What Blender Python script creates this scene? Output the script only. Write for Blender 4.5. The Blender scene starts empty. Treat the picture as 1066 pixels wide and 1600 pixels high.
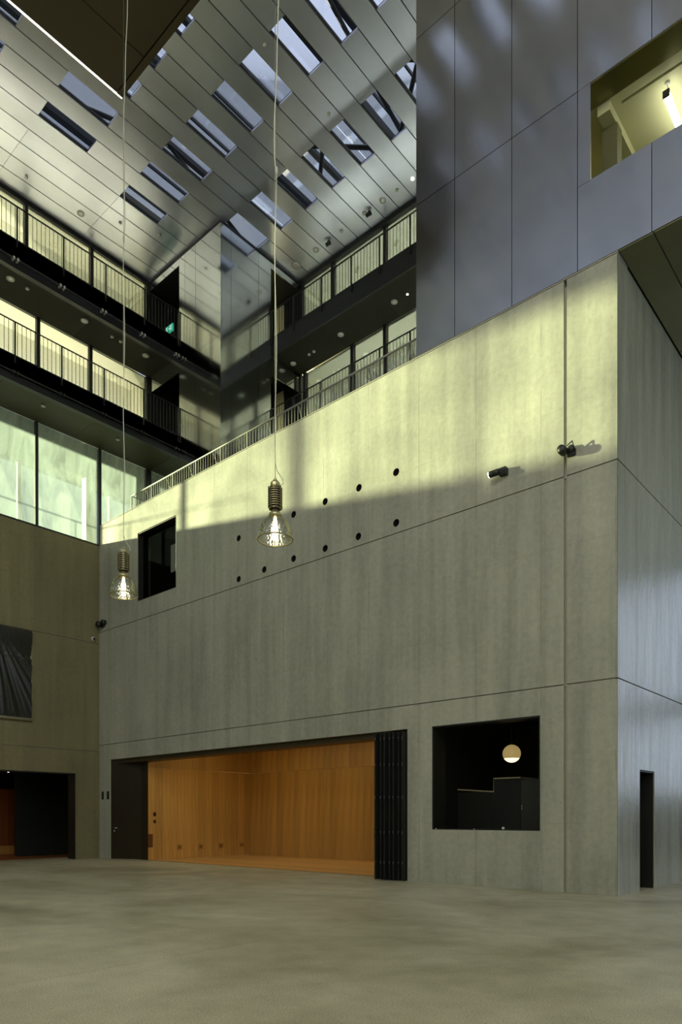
import bpy, bmesh, math, random
from mathutils import Vector, Matrix
random.seed(7)
S = bpy.context.scene
COL = S.collection

# ------------------------------------------------------------------ camera
cam_d = bpy.data.cameras.new('camera'); cam = bpy.data.objects.new('camera', cam_d); COL.objects.link(cam)
cam_d.sensor_fit = 'VERTICAL'; cam_d.sensor_height = 36; cam_d.sensor_width = 24
cam_d.lens = 36 * 1091 / 1600
cam_d.shift_y = (1277 - 800) / 1600
cam_d.clip_end = 300
YAW = math.atan2(964, 1091)
cam.location = (0, 0, 1.45); cam.rotation_euler = (math.pi / 2, 0, YAW)
S.camera = cam

# ------------------------------------------------------------------ world, sun, added fill lights, exposure
W = bpy.data.worlds.new('world'); S.world = W; W.use_nodes = True
bg = W.node_tree.nodes['Background']
bg.inputs[0].default_value = (0.68, 0.80, 0.98, 1); bg.inputs[1].default_value = 1.0
sun_d = bpy.data.lights.new('sun', 'SUN'); sun = bpy.data.objects.new('sun', sun_d); COL.objects.link(sun)
sun_d.energy = 52.0; sun_d.color = (1.0, 0.95, 0.71); sun_d.angle = math.radians(1.6)
sun.rotation_euler = Vector((1.0, 0.45, -0.16)).to_track_quat('-Z', 'Y').to_euler()

def area(name, loc, tgt, sx, sy, power, color=(1, 1, 1)):
    d = bpy.data.lights.new(name, 'AREA'); o = bpy.data.objects.new(name, d); COL.objects.link(o)
    d.shape = 'RECTANGLE'; d.size = sx; d.size_y = sy; d.energy = power; d.color = color
    o.location = loc
    o.rotation_euler = (Vector(tgt) - Vector(loc)).to_track_quat('-Z', 'Y').to_euler()
    return o
area('hall_light', (0, -5, 17.5), (-10, 9, 3), 9, 6, 1150, (1.0, 0.94, 0.73))  # unseen soft light added above and behind the camera to brighten the hall
area('hall_light_low', (4, -9, 9), (-8, 10, 2), 6, 3, 380, (1.0, 0.93, 0.70))  # second added fill, lower down, with no fixture of its own
S.view_settings.view_transform = 'Standard'; S.view_settings.look = 'None'
S.view_settings.exposure = 0.0; S.view_settings.gamma = 1.0; S.view_settings.use_curve_mapping = False
try:
    S.cycles.use_denoising = True; S.cycles.max_bounces = 8; S.cycles.transparent_max_bounces = 12
    S.cycles.sample_clamp_indirect = 6.0; S.cycles.caustics_reflective = False; S.cycles.caustics_refractive = False
except Exception: pass

# ------------------------------------------------------------------ materials
def newmat(name):
    m = bpy.data.materials.new(name); m.use_nodes = True
    nt = m.node_tree; b = nt.nodes['Principled BSDF']
    return m, nt, b
def N(nt, t, **kw):
    n = nt.nodes.new(t)
    for k, v in kw.items():
        if k in n.inputs.keys(): n.inputs[k].default_value = v
        else: setattr(n, k, v)
    return n
def plain(name, col, rough=0.5, metal=0.0, emit=None, es=0.0, spec=0.5):
    m, nt, b = newmat(name)
    b.inputs['Base Color'].default_value = (*col, 1); b.inputs['Roughness'].default_value = rough
    b.inputs['Metallic'].default_value = metal; b.inputs['Specular IOR Level'].default_value = spec
    if emit:
        b.inputs['Emission Color'].default_value = (*emit, 1); b.inputs['Emission Strength'].default_value = es
    return m
def ramp(nt, src, p0, c0, p1, c1):
    r = N(nt, 'ShaderNodeValToRGB'); r.color_ramp.elements[0].position = p0; r.color_ramp.elements[1].position = p1
    r.color_ramp.elements[0].color = (*c0, 1) if len(c0) == 3 else c0
    r.color_ramp.elements[1].color = (*c1, 1) if len(c1) == 3 else c1
    nt.links.new(src, r.inputs[0]); return r
def mixc(nt, f, a, b, mode='MIX'):
    x = N(nt, 'ShaderNodeMix', data_type='RGBA', blend_type=mode)
    if isinstance(f, (int, float)): x.inputs[0].default_value = f
    else: nt.links.new(f, x.inputs[0])
    for i, v in ((6, a), (7, b)):
        if isinstance(v, tuple): x.inputs[i].default_value = (*v, 1)
        else: nt.links.new(v, x.inputs[i])
    return x.outputs[2]
def noise(nt, scale, detail=4, vec=None, mapscale=None, rough=0.6, dist=0):
    tc = N(nt, 'ShaderNodeTexCoord'); src = tc.outputs['Object']
    if mapscale:
        mp = N(nt, 'ShaderNodeMapping'); mp.inputs['Scale'].default_value = mapscale
        nt.links.new(src, mp.inputs[0]); src = mp.outputs[0]
    n = N(nt, 'ShaderNodeTexNoise'); n.inputs['Scale'].default_value = scale; n.inputs['Detail'].default_value = detail
    n.inputs['Roughness'].default_value = rough; n.inputs['Distortion'].default_value = dist
    nt.links.new(src, n.inputs[0]); return n.outputs[0]
def math_(nt, op, a, b=None):
    x = N(nt, 'ShaderNodeMath', operation=op)
    for i, v in enumerate((a, b)):
        if v is None: continue
        if isinstance(v, (int, float)): x.inputs[i].default_value = v
        else: nt.links.new(v, x.inputs[i])
    return x.outputs[0]
def line_mask(nt, axis, pitch, off, w):
    """1 on thin seams repeating every pitch metres along a local axis"""
    tc = N(nt, 'ShaderNodeTexCoord'); sp = N(nt, 'ShaderNodeSeparateXYZ'); nt.links.new(tc.outputs['Object'], sp.inputs[0])
    u = math_(nt, 'ADD', sp.outputs[axis], off + 200 * pitch)
    f = math_(nt, 'FRACT', math_(nt, 'DIVIDE', u, pitch))
    d = math_(nt, 'ABSOLUTE', math_(nt, 'SUBTRACT', f, 0.5))
    return math_(nt, 'GREATER_THAN', d, 0.5 - w / pitch / 2)

def concrete(name, axis, base, rough=0.55, pitch=1.46, off=0.0, hz=1.333, spec=0.4, streak=0.45):
    m, nt, b = newmat(name)
    d = tuple(c * 0.72 for c in base); l = tuple(min(1, c * 1.18) for c in base)
    big = ramp(nt, noise(nt, 0.35, 5), 0.3, d, 0.72, l).outputs[0]
    st = noise(nt, 1.0, 5, mapscale=(2.6, 2.6, 0.18))
    c1 = mixc(nt, streak, big, ramp(nt, st, 0.35, tuple(c * .6 for c in base), 0.7, tuple(min(1, c * 1.25) for c in base)).outputs[0])
    fine = ramp(nt, noise(nt, 9, 6, rough=0.7), 0.3, (0.88,) * 3, 0.7, (1.08,) * 3).outputs[0]
    c2 = mixc(nt, 1.0, c1, fine, 'MULTIPLY')
    # small dark air holes
    tc = N(nt, 'ShaderNodeTexCoord'); vo = N(nt, 'ShaderNodeTexVoronoi'); vo.inputs['Scale'].default_value = 3.4
    nt.links.new(tc.outputs['Object'], vo.inputs[0])
    hole = math_(nt, 'LESS_THAN', vo.outputs['Distance'], 0.045)
    c3 = mixc(nt, math_(nt, 'MULTIPLY', hole, 0.5), c2, tuple(c * .35 for c in base))
    seam = line_mask(nt, axis, pitch, off, 0.018)
    seamz = line_mask(nt, 2, hz, 0.0, 0.012)
    brk = ramp(nt, noise(nt, 0.9, 3), 0.42, (0, 0, 0), 0.56, (1, 1, 1)).outputs[0]
    s = math_(nt, 'MAXIMUM', seam, math_(nt, 'MULTIPLY', seamz, 0.5))
    s2 = math_(nt, 'MULTIPLY', s, brk)
    c4 = mixc(nt, math_(nt, 'MULTIPLY', s2, 0.62), c3, tuple(c * .5 for c in base))
    nt.links.new(c4, b.inputs['Base Color'])
    rr = ramp(nt, st, 0.3, (rough - .1,) * 3, 0.7, (rough + .12,) * 3)
    nt.links.new(rr.outputs[0], b.inputs['Roughness']); b.inputs['Specular IOR Level'].default_value = spec
    bp = N(nt, 'ShaderNodeBump'); bp.inputs['Strength'].default_value = 0.35; bp.inputs['Distance'].default_value = 0.02
    h = math_(nt, 'SUBTRACT', noise(nt, 5, 6, rough=0.65), math_(nt, 'MULTIPLY', s, 0.5))
    nt.links.new(h, bp.inputs['Height']); nt.links.new(bp.outputs[0], b.inputs['Normal'])
    return m

def steel(name, col, rough, wav=0.02, wsc=0.5, blotch=0.12):
    m, nt, b = newmat(name)
    b.inputs['Metallic'].default_value = 1.0
    n = noise(nt, 0.8, 3)
    c = ramp(nt, n, 0.3, tuple(x * (1 - blotch) for x in col), 0.7, tuple(min(1, x * (1 + blotch)) for x in col)).outputs[0]
    oi = N(nt, 'ShaderNodeObjectInfo'); rv = ramp(nt, oi.outputs['Random'], 0, (0.92,) * 3, 1, (1.04,) * 3).outputs[0]
    nt.links.new(mixc(nt, 1.0, c, rv, 'MULTIPLY'), b.inputs['Base Color'])
    b.inputs['Roughness'].default_value = rough
    bp = N(nt, 'ShaderNodeBump'); bp.inputs['Strength'].default_value = 1.0; bp.inputs['Distance'].default_value = wav
    nt.links.new(noise(nt, wsc, 1), bp.inputs['Height']); nt.links.new(bp.outputs[0], b.inputs['Normal'])
    return m

def glass(name, tint=(0.95, 0.96, 0.94), gloss=0.10, rough=0.02, fk=0.8):
    m, nt, b = newmat(name); nt.nodes.remove(b)
    out = nt.nodes['Material Output']
    t = N(nt, 'ShaderNodeBsdfTransparent'); t.inputs[0].default_value = (*tint, 1)
    g = N(nt, 'ShaderNodeBsdfGlossy'); g.inputs['Roughness'].default_value = rough; g.inputs[0].default_value = (.9, .92, .9, 1)
    fr = N(nt, 'ShaderNodeFresnel'); fr.inputs[0].default_value = 1.45
    f = math_(nt, 'ADD', math_(nt, 'MULTIPLY', fr.outputs[0], fk), gloss * 0.3)
    mx = N(nt, 'ShaderNodeMixShader'); nt.links.new(f, mx.inputs[0]); nt.links.new(t.outputs[0], mx.inputs[1]); nt.links.new(g.outputs[0], mx.inputs[2])
    nt.links.new(mx.outputs[0], out.inputs[0]); return m

def dirty_glass(name, tint=(0.93, 0.96, 0.9)):
    m, nt, b = newmat(name); nt.nodes.remove(b)
    out = nt.nodes['Material Output']
    t = N(nt, 'ShaderNodeBsdfTransparent'); t.inputs[0].default_value = (*tint, 1)
    g = N(nt, 'ShaderNodeBsdfGlossy'); g.inputs['Roughness'].default_value = 0.03
    tl = N(nt, 'ShaderNodeBsdfTranslucent'); tl.inputs[0].default_value = (.27, .33, .32, 1)
    dirt = ramp(nt, noise(nt, 1.3, 7, mapscale=(1, 1, 0.35), rough=0.72, dist=0.6), 0.35, (0.08,) * 3, 0.75, (0.46,) * 3).outputs[0]
    m1 = N(nt, 'ShaderNodeMixShader'); nt.links.new(dirt, m1.inputs[0]); nt.links.new(t.outputs[0], m1.inputs[1]); nt.links.new(tl.outputs[0], m1.inputs[2])
    fr = N(nt, 'ShaderNodeFresnel'); fr.inputs[0].default_value = 1.4
    m2 = N(nt, 'ShaderNodeMixShader'); nt.links.new(fr.outputs[0], m2.inputs[0]); nt.links.new(m1.outputs[0], m2.inputs[1]); nt.links.new(g.outputs[0], m2.inputs[2])
    nt.links.new(m2.outputs[0], out.inputs[0]); return m

M = {}
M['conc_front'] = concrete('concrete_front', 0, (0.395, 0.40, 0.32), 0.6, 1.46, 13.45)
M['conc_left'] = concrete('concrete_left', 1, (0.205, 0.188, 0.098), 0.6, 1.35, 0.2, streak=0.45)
M['conc_side'] = concrete('concrete_side', 1, (0.40, 0.40, 0.30), 0.36, 1.0, 0.1, spec=0.8, streak=0.6)
_b = M['conc_side'].node_tree.nodes['Principled BSDF']; _nt = M['conc_side'].node_tree
_st = noise(_nt, 1.0, 6, mapscale=(5, 5, 0.5), rough=0.7)
_nt.links.new(ramp(_nt, _st, 0.38, (0.5,) * 3, 0.62, (1.0,) * 3).outputs[0], _b.inputs['Coat Weight'])
_bp = N(_nt, 'ShaderNodeBump'); _bp.inputs['Distance'].default_value = 0.012; _nt.links.new(noise(_nt, 7, 5, mapscale=(1, 1, .4), rough=.7), _bp.inputs['Height']); _nt.links.new(_bp.outputs[0], _b.inputs['Coat Normal'])
_b.inputs['Coat Roughness'].default_value = 0.2; _b.inputs['Coat IOR'].default_value = 2.3
M['conc_plain'] = plain('concrete_plain', (0.30, 0.29, 0.23), 0.7)
M['steel_ceiling'] = steel('steel_ceiling', (0.80, 0.82, 0.95), 0.36, 0.004, 0.8, 0.05)
M['steel_tower'] = steel('steel_tower', (0.72, 0.75, 0.74), 0.11, 0.005, 0.35, 0.05)
M['steel_upper'] = steel('steel_upper', (0.60, 0.59, 0.57), 0.16, 0.02, 0.5, 0.06)
M['soffit_metal'] = steel('soffit_metal', (0.22, 0.21, 0.10), 0.35, 0.01, 0.5)
M['brown_metal'] = plain('brown_metal', (0.055, 0.04, 0.016), 0.45, 0.3)
M['bright_trim'] = plain('bright_trim', (0.85, 0.83, 0.75), 0.15, 1.0)
M['black_steel'] = plain('black_steel', (0.012, 0.013, 0.011), 0.45, 0.2)
M['dark_steel'] = plain('dark_steel', (0.05, 0.055, 0.05), 0.4, 0.5)
M['soffit_dark'] = plain('soffit_dark', (0.02, 0.02, 0.012), 0.6, 0.0, spec=.12); M['soffit_olive'] = plain('soffit_olive', (0.065, 0.062, 0.027), 0.5, 0.0, spec=.2)
M['black'] = plain('black', (0.006, 0.006, 0.004), 0.6)
M['rail_galv'] = plain('rail_galvanised', (0.22, 0.225, 0.19), 0.5, 0.3)
M['cream'] = plain('cream_wall', (0.78, 0.78, 0.62), 0.5)
M['cream_panel'] = plain('cream_panel', (0.82, 0.83, 0.70), 0.6, spec=.2)
M['corridor_grey'] = plain('corridor_grey', (0.50, 0.53, 0.50), 0.6); M['white'] = plain('white', (0.8, 0.81, 0.76), 0.5)
M['grey_device'] = plain('grey_device', (0.55, 0.55, 0.5), 0.4)
M['glass'] = glass('clear_glass'); M['roof_glass'] = glass('roof_glass', (0.94, 0.93, 0.97), 0.05)
M['outer_glass'] = glass('outer_glass', (0.68, 0.69, 0.63), 0.05); M['dark_glass'] = glass('dark_glass', (0.5, 0.51, 0.48), 0.0, fk=.03); M['bar_glass'] = glass('bar_glass', gloss=0.0, fk=.12)
M['dirty_glass'] = dirty_glass('dirty_glass')
M['lamp_emit'] = plain('lamp_emitter', (1, 1, 1), 0.5, 0, (1.0, 0.92, 0.68), 11)
M['tube_emit'] = plain('tube_emitter', (1, 1, 1), 0.5, 0, (0.98, 1.0, 0.86), 9)
M['spot_emit'] = plain('spot_emitter', (1, 1, 1), 0.5, 0, (1.0, 0.95, 0.75), 14)
M['green_emit'] = plain('green_sign_face', (0.0, 0.3, 0.2), 0.5, 0, (0.05, 0.55, 0.36), 0.5)
M['white_emit'] = plain('white_sign_mark', (0.8, 0.9, 0.85), 0.5, 0, (0.5, 0.85, 0.7), 0.6)

def wood(name, base, scale=(14, 14, 0.7), rough=0.42):
    m, nt, b = newmat(name)
    n = noise(nt, 1.0, 6, mapscale=scale, rough=0.65, dist=0.3)
    c = ramp(nt, n, 0.3, tuple(x * .72 for x in base), 0.72, tuple(x * 1.15 for x in base)).outputs[0]
    oi = N(nt, 'ShaderNodeObjectInfo'); rv = ramp(nt, oi.outputs['Random'], 0, (0.80,) * 3, 1, (1.08,) * 3).outputs[0]
    nt.links.new(mixc(nt, 1.0, c, rv, 'MULTIPLY'), b.inputs['Base Color']); b.inputs['Roughness'].default_value = rough
    return m
M['wood'] = wood('wood_panel', (0.52, 0.29, 0.08)); M['wood_floor'] = wood('wood_floor', (0.62, 0.36, 0.13), (1.5, 18, 1), 0.3)
M['wood_dark'] = wood('wood_dark', (0.22, 0.075, 0.02))

# floor: polished concrete with exposed grit
m, nt, b = newmat('floor_concrete')
big = ramp(nt, noise(nt, 0.22, 5, mapscale=(1, 1.3, 1), rough=0.6, dist=0.8), 0.36, (0.33, 0.305, 0.19), 0.62, (0.53, 0.50, 0.35)).outputs[0]
med = ramp(nt, noise(nt, 2.2, 5), 0.3, (0.86,) * 3, 0.7, (1.1,) * 3).outputs[0]
gr = ramp(nt, noise(nt, 70, 3, rough=0.8), 0.38, (0.62,) * 3, 0.6, (1.16,) * 3).outputs[0]
c = mixc(nt, 1.0, mixc(nt, 1.0, big, med, 'MULTIPLY'), gr, 'MULTIPLY')
nt.links.new(c, b.inputs['Base Color']); b.inputs['Specular IOR Level'].default_value = 0.35
rr = ramp(nt, noise(nt, 0.5, 4), 0.35, (0.42,) * 3, 0.65, (0.6,) * 3); nt.links.new(rr.outputs[0], b.inputs['Roughness'])
bp = N(nt, 'ShaderNodeBump'); bp.inputs['Strength'].default_value = 0.25; bp.inputs['Distance'].default_value = 0.004
nt.links.new(noise(nt, 60, 3), bp.inputs['Height']); nt.links.new(bp.outputs[0], b.inputs['Normal'])
M['floor'] = m
# hammered glass of the pendant bells
m, nt, b = newmat('hammered_glass'); nt.nodes.remove(b)
t = N(nt, 'ShaderNodeBsdfTransparent'); t.inputs[0].default_value = (0.82, 0.82, 0.70, 1)
g = N(nt, 'ShaderNodeBsdfGlossy'); g.inputs['Roughness'].default_value = 0.12; g.inputs[0].default_value = (0.92, 0.90, 0.76, 1)
tc = N(nt, 'ShaderNodeTexCoord'); vo = N(nt, 'ShaderNodeTexVoronoi'); vo.inputs['Scale'].default_value = 22; nt.links.new(tc.outputs['Object'], vo.inputs[0])
bp = N(nt, 'ShaderNodeBump'); bp.inputs['Distance'].default_value = 0.008; nt.links.new(vo.outputs['Distance'], bp.inputs['Height'])
nt.links.new(bp.outputs[0], g.inputs['Normal'])
mx = N(nt, 'ShaderNodeMixShader'); mx.inputs[0].default_value = 0.26
nt.links.new(t.outputs[0], mx.inputs[1]); nt.links.new(g.outputs[0], mx.inputs[2]); nt.links.new(mx.outputs[0], nt.nodes['Material Output'].inputs[0])
M['hammered'] = m
M['bronze'] = plain('bronze_housing', (0.26, 0.22, 0.12), 0.35, 0.7); M['brass'] = plain('brass_fitting', (0.42, 0.38, 0.20), 0.35, 0.7)
M['cable'] = plain('pale_cable', (0.62, 0.62, 0.48), 0.5); M['wire'] = plain('steel_wire', (0.35, 0.35, 0.3), 0.4, 0.6)
m, nt, b = newmat('plastic_film')
b.inputs['Base Color'].default_value = (0.014, 0.014, 0.008, 1); b.inputs['Roughness'].default_value = 0.25
b.inputs['Specular IOR Level'].default_value = 0.55; M['film'] = m
M['pale_tape'] = plain('pale_tape', (0.30, 0.29, 0.2), 0.5)
M['globe_cream'] = plain('globe_cream', (0.55, 0.43, 0.22), 0.15, 0, (0.75, 0.52, 0.2), 0.42)
M['globe_bright'] = plain('globe_bright', (1, 0.95, 0.8), 0.3, 0, (1, 0.83, 0.45), 2.2)

# ------------------------------------------------------------------ mesh helpers
def tag(o, label=None, cat=None, group=None, kind=None):
    if label: o['label'] = label
    if cat: o['category'] = cat
    if group: o['group'] = group
    if kind: o['kind'] = kind
    return o
def empty(name, loc=(0, 0, 0)):
    o = bpy.data.objects.new(name, None); COL.objects.link(o); o.location = loc; return o
def link(name, mesh, mat, parent=None):
    if mat and not mesh.materials: mesh.materials.append(mat)
    o = bpy.data.objects.new(name, mesh); COL.objects.link(o)
    if parent:
        o.parent = parent      # a mesh part sits at the world origin, so its sub-parts need no offset
        if parent.type == 'EMPTY': o.matrix_parent_inverse = Matrix.Translation(-Vector(parent.location))
    return o
def bm_obj(name, bm, mat, parent=None, smooth=False):
    me = bpy.data.meshes.new(name); bmesh.ops.recalc_face_normals(bm, faces=bm.faces); bm.to_mesh(me); bm.free()
    if smooth:
        for p in me.polygons: p.use_smooth = True
    return link(name, me, mat, parent)
def abox(bm, x0, x1, y0, y1, z0, z1):
    v = [bm.verts.new((x, y, z)) for x in (x0, x1) for y in (y0, y1) for z in (z0, z1)]
    for f in ((0, 1, 3, 2), (4, 6, 7, 5), (0, 4, 5, 1), (2, 3, 7, 6), (0, 2, 6, 4), (1, 5, 7, 3)):
        bm.faces.new([v[i] for i in f])
def box(name, x0, x1, y0, y1, z0, z1, mat, parent=None, bev=0):
    bm = bmesh.new(); abox(bm, min(x0, x1), max(x0, x1), min(y0, y1), max(y0, y1), min(z0, z1), max(z0, z1))
    if bev: bmesh.ops.bevel(bm, geom=bm.edges[:], offset=bev, segments=1, affect='EDGES')
    return bm_obj(name, bm, M[mat] if isinstance(mat, str) else mat, parent)
def boxes(name, L, mat, parent=None):
    bm = bmesh.new()
    for b_ in L: abox(bm, *b_)
    return bm_obj(name, bm, M[mat], parent)
_unit = {}
def ubox(name, x0, x1, y0, y1, z0, z1, mat, parent=None):
    """box that shares one mesh per size and material (object placed at its centre)"""
    k = (round(x1 - x0, 4), round(y1 - y0, 4), round(z1 - z0, 4), mat)
    if k not in _unit:
        bm = bmesh.new(); abox(bm, -k[0] / 2, k[0] / 2, -k[1] / 2, k[1] / 2, -k[2] / 2, k[2] / 2)
        me = bpy.data.meshes.new(name); bmesh.ops.recalc_face_normals(bm, faces=bm.faces); bm.to_mesh(me); bm.free()
        me.materials.append(M[mat]); _unit[k] = me
    o = bpy.data.objects.new(name, _unit[k]); COL.objects.link(o)
    c = Vector(((x0 + x1) / 2, (y0 + y1) / 2, (z0 + z1) / 2))
    if parent:
        o.parent = parent; o.location = c - Vector(parent.location)
    else: o.location = c
    return o
def tube_bm(bm, pts, r, seg=8, cap=True):
    pts = [Vector(p) for p in pts]; rings = []
    for i, p in enumerate(pts):
        a = pts[max(i - 1, 0)]; c = pts[min(i + 1, len(pts) - 1)]; t = (c - a).normalized()
        up = Vector((0, 0, 1)) if abs(t.z) < 0.9 else Vector((1, 0, 0))
        s = t.cross(up).normalized(); u = s.cross(t).normalized()
        rr = r[i] if isinstance(r, (list, tuple)) else r
        rings.append([bm.verts.new(p + s * math.cos(2 * math.pi * k / seg) * rr + u * math.sin(2 * math.pi * k / seg) * rr) for k in range(seg)])
    for A, B in zip(rings, rings[1:]):
        for k in range(seg): bm.faces.new((A[k], A[(k + 1) % seg], B[(k + 1) % seg], B[k]))
    if cap: bm.faces.new(rings[0][::-1]); bm.faces.new(rings[-1])
def tube(name, pts, r, mat, parent=None, seg=8):
    bm = bmesh.new(); tube_bm(bm, pts, r, seg); return bm_obj(name, bm, M[mat], parent, True)
def lathe_bm(bm, prof, c=(0, 0, 0), seg=24, axis='Z'):
    rings = []
    for r, h in prof:
        ring = []
        for k in range(seg):
            a = 2 * math.pi * k / seg; u, v = r * math.cos(a), r * math.sin(a)
            p = {'Z': (u, v, h), 'Y': (u, h, v), 'X': (h, u, v)}[axis]
            ring.append(bm.verts.new((c[0] + p[0], c[1] + p[1], c[2] + p[2])))
        rings.append(ring)
    for A, B in zip(rings, rings[1:]):
        for k in range(seg): bm.faces.new((A[k], A[(k + 1) % seg], B[(k + 1) % seg], B[k]))
    return rings
def lathe(name, prof, mat, parent=None, c=(0, 0, 0), seg=24, axis='Z', smooth=True, cap=True):
    bm = bmesh.new(); R = lathe_bm(bm, prof, c, seg, axis)
    if cap:
        for ring, p in ((R[0], prof[0]), (R[-1], prof[-1])):
            if p[0] > 1e-4: bm.faces.new(ring)
    bmesh.ops.remove_doubles(bm, verts=bm.verts, dist=1e-5)
    return bm_obj(name, bm, M[mat], parent, smooth)
def carve(o, cutters):
    """cut openings into o; the cutters are thrown away afterwards"""
    tmp = []
    for bm in cutters:
        c_ = bm_obj('cutter', bm, None); tmp.append(c_)
        md = o.modifiers.new('cut', 'BOOLEAN'); md.operation = 'DIFFERENCE'; md.object = c_; md.solver = 'EXACT'
    dg = bpy.context.evaluated_depsgraph_get(); dg.update()
    me = bpy.data.meshes.new_from_object(o.evaluated_get(dg))
    o.modifiers.clear(); old = o.data; o.data = me; bpy.data.meshes.remove(old)
    for c_ in tmp:
        d = c_.data; bpy.data.objects.remove(c_); bpy.data.meshes.remove(d)
def boxbm(*a):
    bm = bmesh.new(); abox(bm, *a); return bm
def cylbm(x, z, r, y0, y1, seg=24):
    bm = bmesh.new(); R = lathe_bm(bm, [(r, y0), (r, y1)], (x, 0, z), seg, 'Y'); bm.faces.new(R[0]); bm.faces.new(R[1])
    bmesh.ops.recalc_face_normals(bm, faces=bm.faces); return bm

# ------------------------------------------------------------------ key planes (metres)
Y0 = 12.91; XR = -4.66; XL = -22.88; ZT = 11.77      # concrete box: front, right face, left end, top
ZC = 21.6; YT = 14.92; XT = -18.59; YB = 18.74       # ceiling, tower faces, back glazing
XE = -20.95; YE = 17.26                              # gallery edges

# ------------------------------------------------------------------ floor
fl = tag(empty('floor'), 'pale olive polished concrete floor of the hall', kind='structure')
box('floor_slab', -24.2, -6.135, -13, Y0 + .2, -0.3, 0, 'floor', fl)
box('floor_slab', -6.125, 12, -13, Y0 + .2, -0.3, 0, 'floor', fl)
box('floor_slab', -4.9, 12, Y0 + .2, 31, -0.3, 0, 'floor', fl)
box('floor_base', -30, 12, -13, 31, -0.6, -0.31, 'black', fl)

# ------------------------------------------------------------------ front concrete wall
wf = tag(empty('wall_front', (0, Y0, 0)), 'tall board-marked concrete front wall of the big box', kind='structure')
g = 0.012; GX = -5.655
ports = [(-15.28, 9.36), (-13.07, 9.40), (-11.94, 9.40), (-10.83, 9.40), (-9.71, 9.41),
         (-15.28, 8.20), (-14.21, 8.22), (-13.07, 8.24), (-11.94, 8.22), (-10.85, 8.23), (-9.71, 8.24)]
T = 0.49
lo = box('concrete_lift', XL + .005, GX - .03, Y0, Y0 + T, 0, 4.0 - g, 'conc_front', wf)
carve(lo, [boxbm(-22.12, -9.39, Y0 - 1, Y0 + 2, -0.5, 3.46), boxbm(-8.72, -6.17, Y0 - 1, Y0 + 2, 1.18, 3.46)])
box('concrete_lift', GX + .03, XR, Y0, Y0 + T, 0, 4.0 - g, 'conc_front', wf)
box('concrete_lift', XL + .005, GX - .03, Y0, Y0 + T, 4.0 + g, 8.0 - g, 'conc_front', wf)
box('concrete_lift', GX + .03, XR, Y0, Y0 + T, 4.0 + g, 8.0 - g, 'conc_front', wf)
up = box('concrete_lift', XL + .005, GX - .03, Y0, Y0 + T, 8.0 + g, ZT, 'conc_front', wf)
carve(up, [boxbm(-20.43, -18.27, Y0 - 1, Y0 + 2, 8.62, 10.88)] + [cylbm(x, z, 0.088, Y0 - .2, Y0 + .3) for x, z in ports])
box('concrete_lift', GX + .03, XR, Y0, Y0 + T, 8.0 + g, ZT, 'conc_front', wf)
box('joint_backing', GX - .05, GX + .05, Y0 + .05, Y0 + .12, 0, ZT - .1, 'conc_plain', wf)
boxes('joint_backing', [(XL, XR - .05, Y0 + .03, Y0 + .1, z - .03, z + .03) for z in (4.0, 8.0)], 'conc_plain', wf)
boxes('coping', [(XL, XR + .01, Y0 - .012, Y0 + T, ZT + .004, ZT + .03)], 'conc_plain', wf)

# right face of the box, along the side passage
ws = tag(empty('wall_side', (XR, Y0, 0)), 'glossy concrete side wall of the box along the passage at the right', kind='structure')
for i, (z0, z1) in enumerate(((0, 4.0 - g), (4.0 + g, 8.0 - g), (8.0 + g, ZT))):
    p = box('concrete_lift', XR - .4, XR, Y0 + T + .002, 31, z0, z1, 'conc_side', ws)
    box('corner_return', XR - .006, XR + .001, Y0 + .0, Y0 + T + .003, z0, z1, 'conc_side', ws)
    if i == 0: carve(p, [boxbm(XR - 1, XR + 1, 14.10, 14.98, -.5, 2.385)])
box('joint_backing', XR - .35, XR - .04, Y0 + .1, 31, 3.95, 4.05, 'conc_plain', ws)
box('joint_backing', XR - .35, XR - .04, Y0 + .1, 31, 7.95, 8.05, 'conc_plain', ws)
d1 = tag(empty('door_1', (XR - .3, 14.54, 0)), 'narrow black doorway in the concrete side wall at the right', kind='structure')
boxes('door_frame', [(XR - .40, XR - .02, 14.10, 14.13, 0, 2.38), (XR - .40, XR - .02, 14.95, 14.98, 0, 2.38), (XR - .40, XR - .02, 14.10, 14.98, 2.35, 2.385)], 'black_steel', d1)
dlf = box('door_leaf', XR - .36, XR - .31, 14.13, 14.95, 0.005, 2.35, 'black', d1)
tube('door_handle', [(XR - .31, 14.2, 1.05), (XR - .25, 14.2, 1.05), (XR - .25, 14.33, 1.05)], .01, 'dark_steel', dlf)

# terrace slab on the box and inner partitions
ts = tag(box('floor_terrace', XL, XR - .4, Y0 + T + .003, YB, 11.45, ZT, 'conc_plain'), 'concrete terrace slab on top of the box', kind='structure')

# ------------------------------------------------------------------ left concrete wall
wl = tag(empty('wall_left', (XL, 0, 0)), 'olive concrete left wall with plastic-covered opening and dark doorway', kind='structure')
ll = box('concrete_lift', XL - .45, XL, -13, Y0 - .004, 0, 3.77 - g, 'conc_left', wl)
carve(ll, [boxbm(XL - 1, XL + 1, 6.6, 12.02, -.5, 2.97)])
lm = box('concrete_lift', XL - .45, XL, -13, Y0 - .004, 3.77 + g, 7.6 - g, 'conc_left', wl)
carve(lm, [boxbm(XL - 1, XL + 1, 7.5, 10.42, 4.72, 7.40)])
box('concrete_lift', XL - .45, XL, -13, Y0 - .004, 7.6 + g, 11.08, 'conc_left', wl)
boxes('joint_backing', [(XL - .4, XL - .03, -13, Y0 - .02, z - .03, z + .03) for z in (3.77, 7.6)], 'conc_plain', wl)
box('rear_extension', XL - .45, XL - .02, Y0 + .0, YT, 0, 11.08, 'conc_left', wl)

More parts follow.
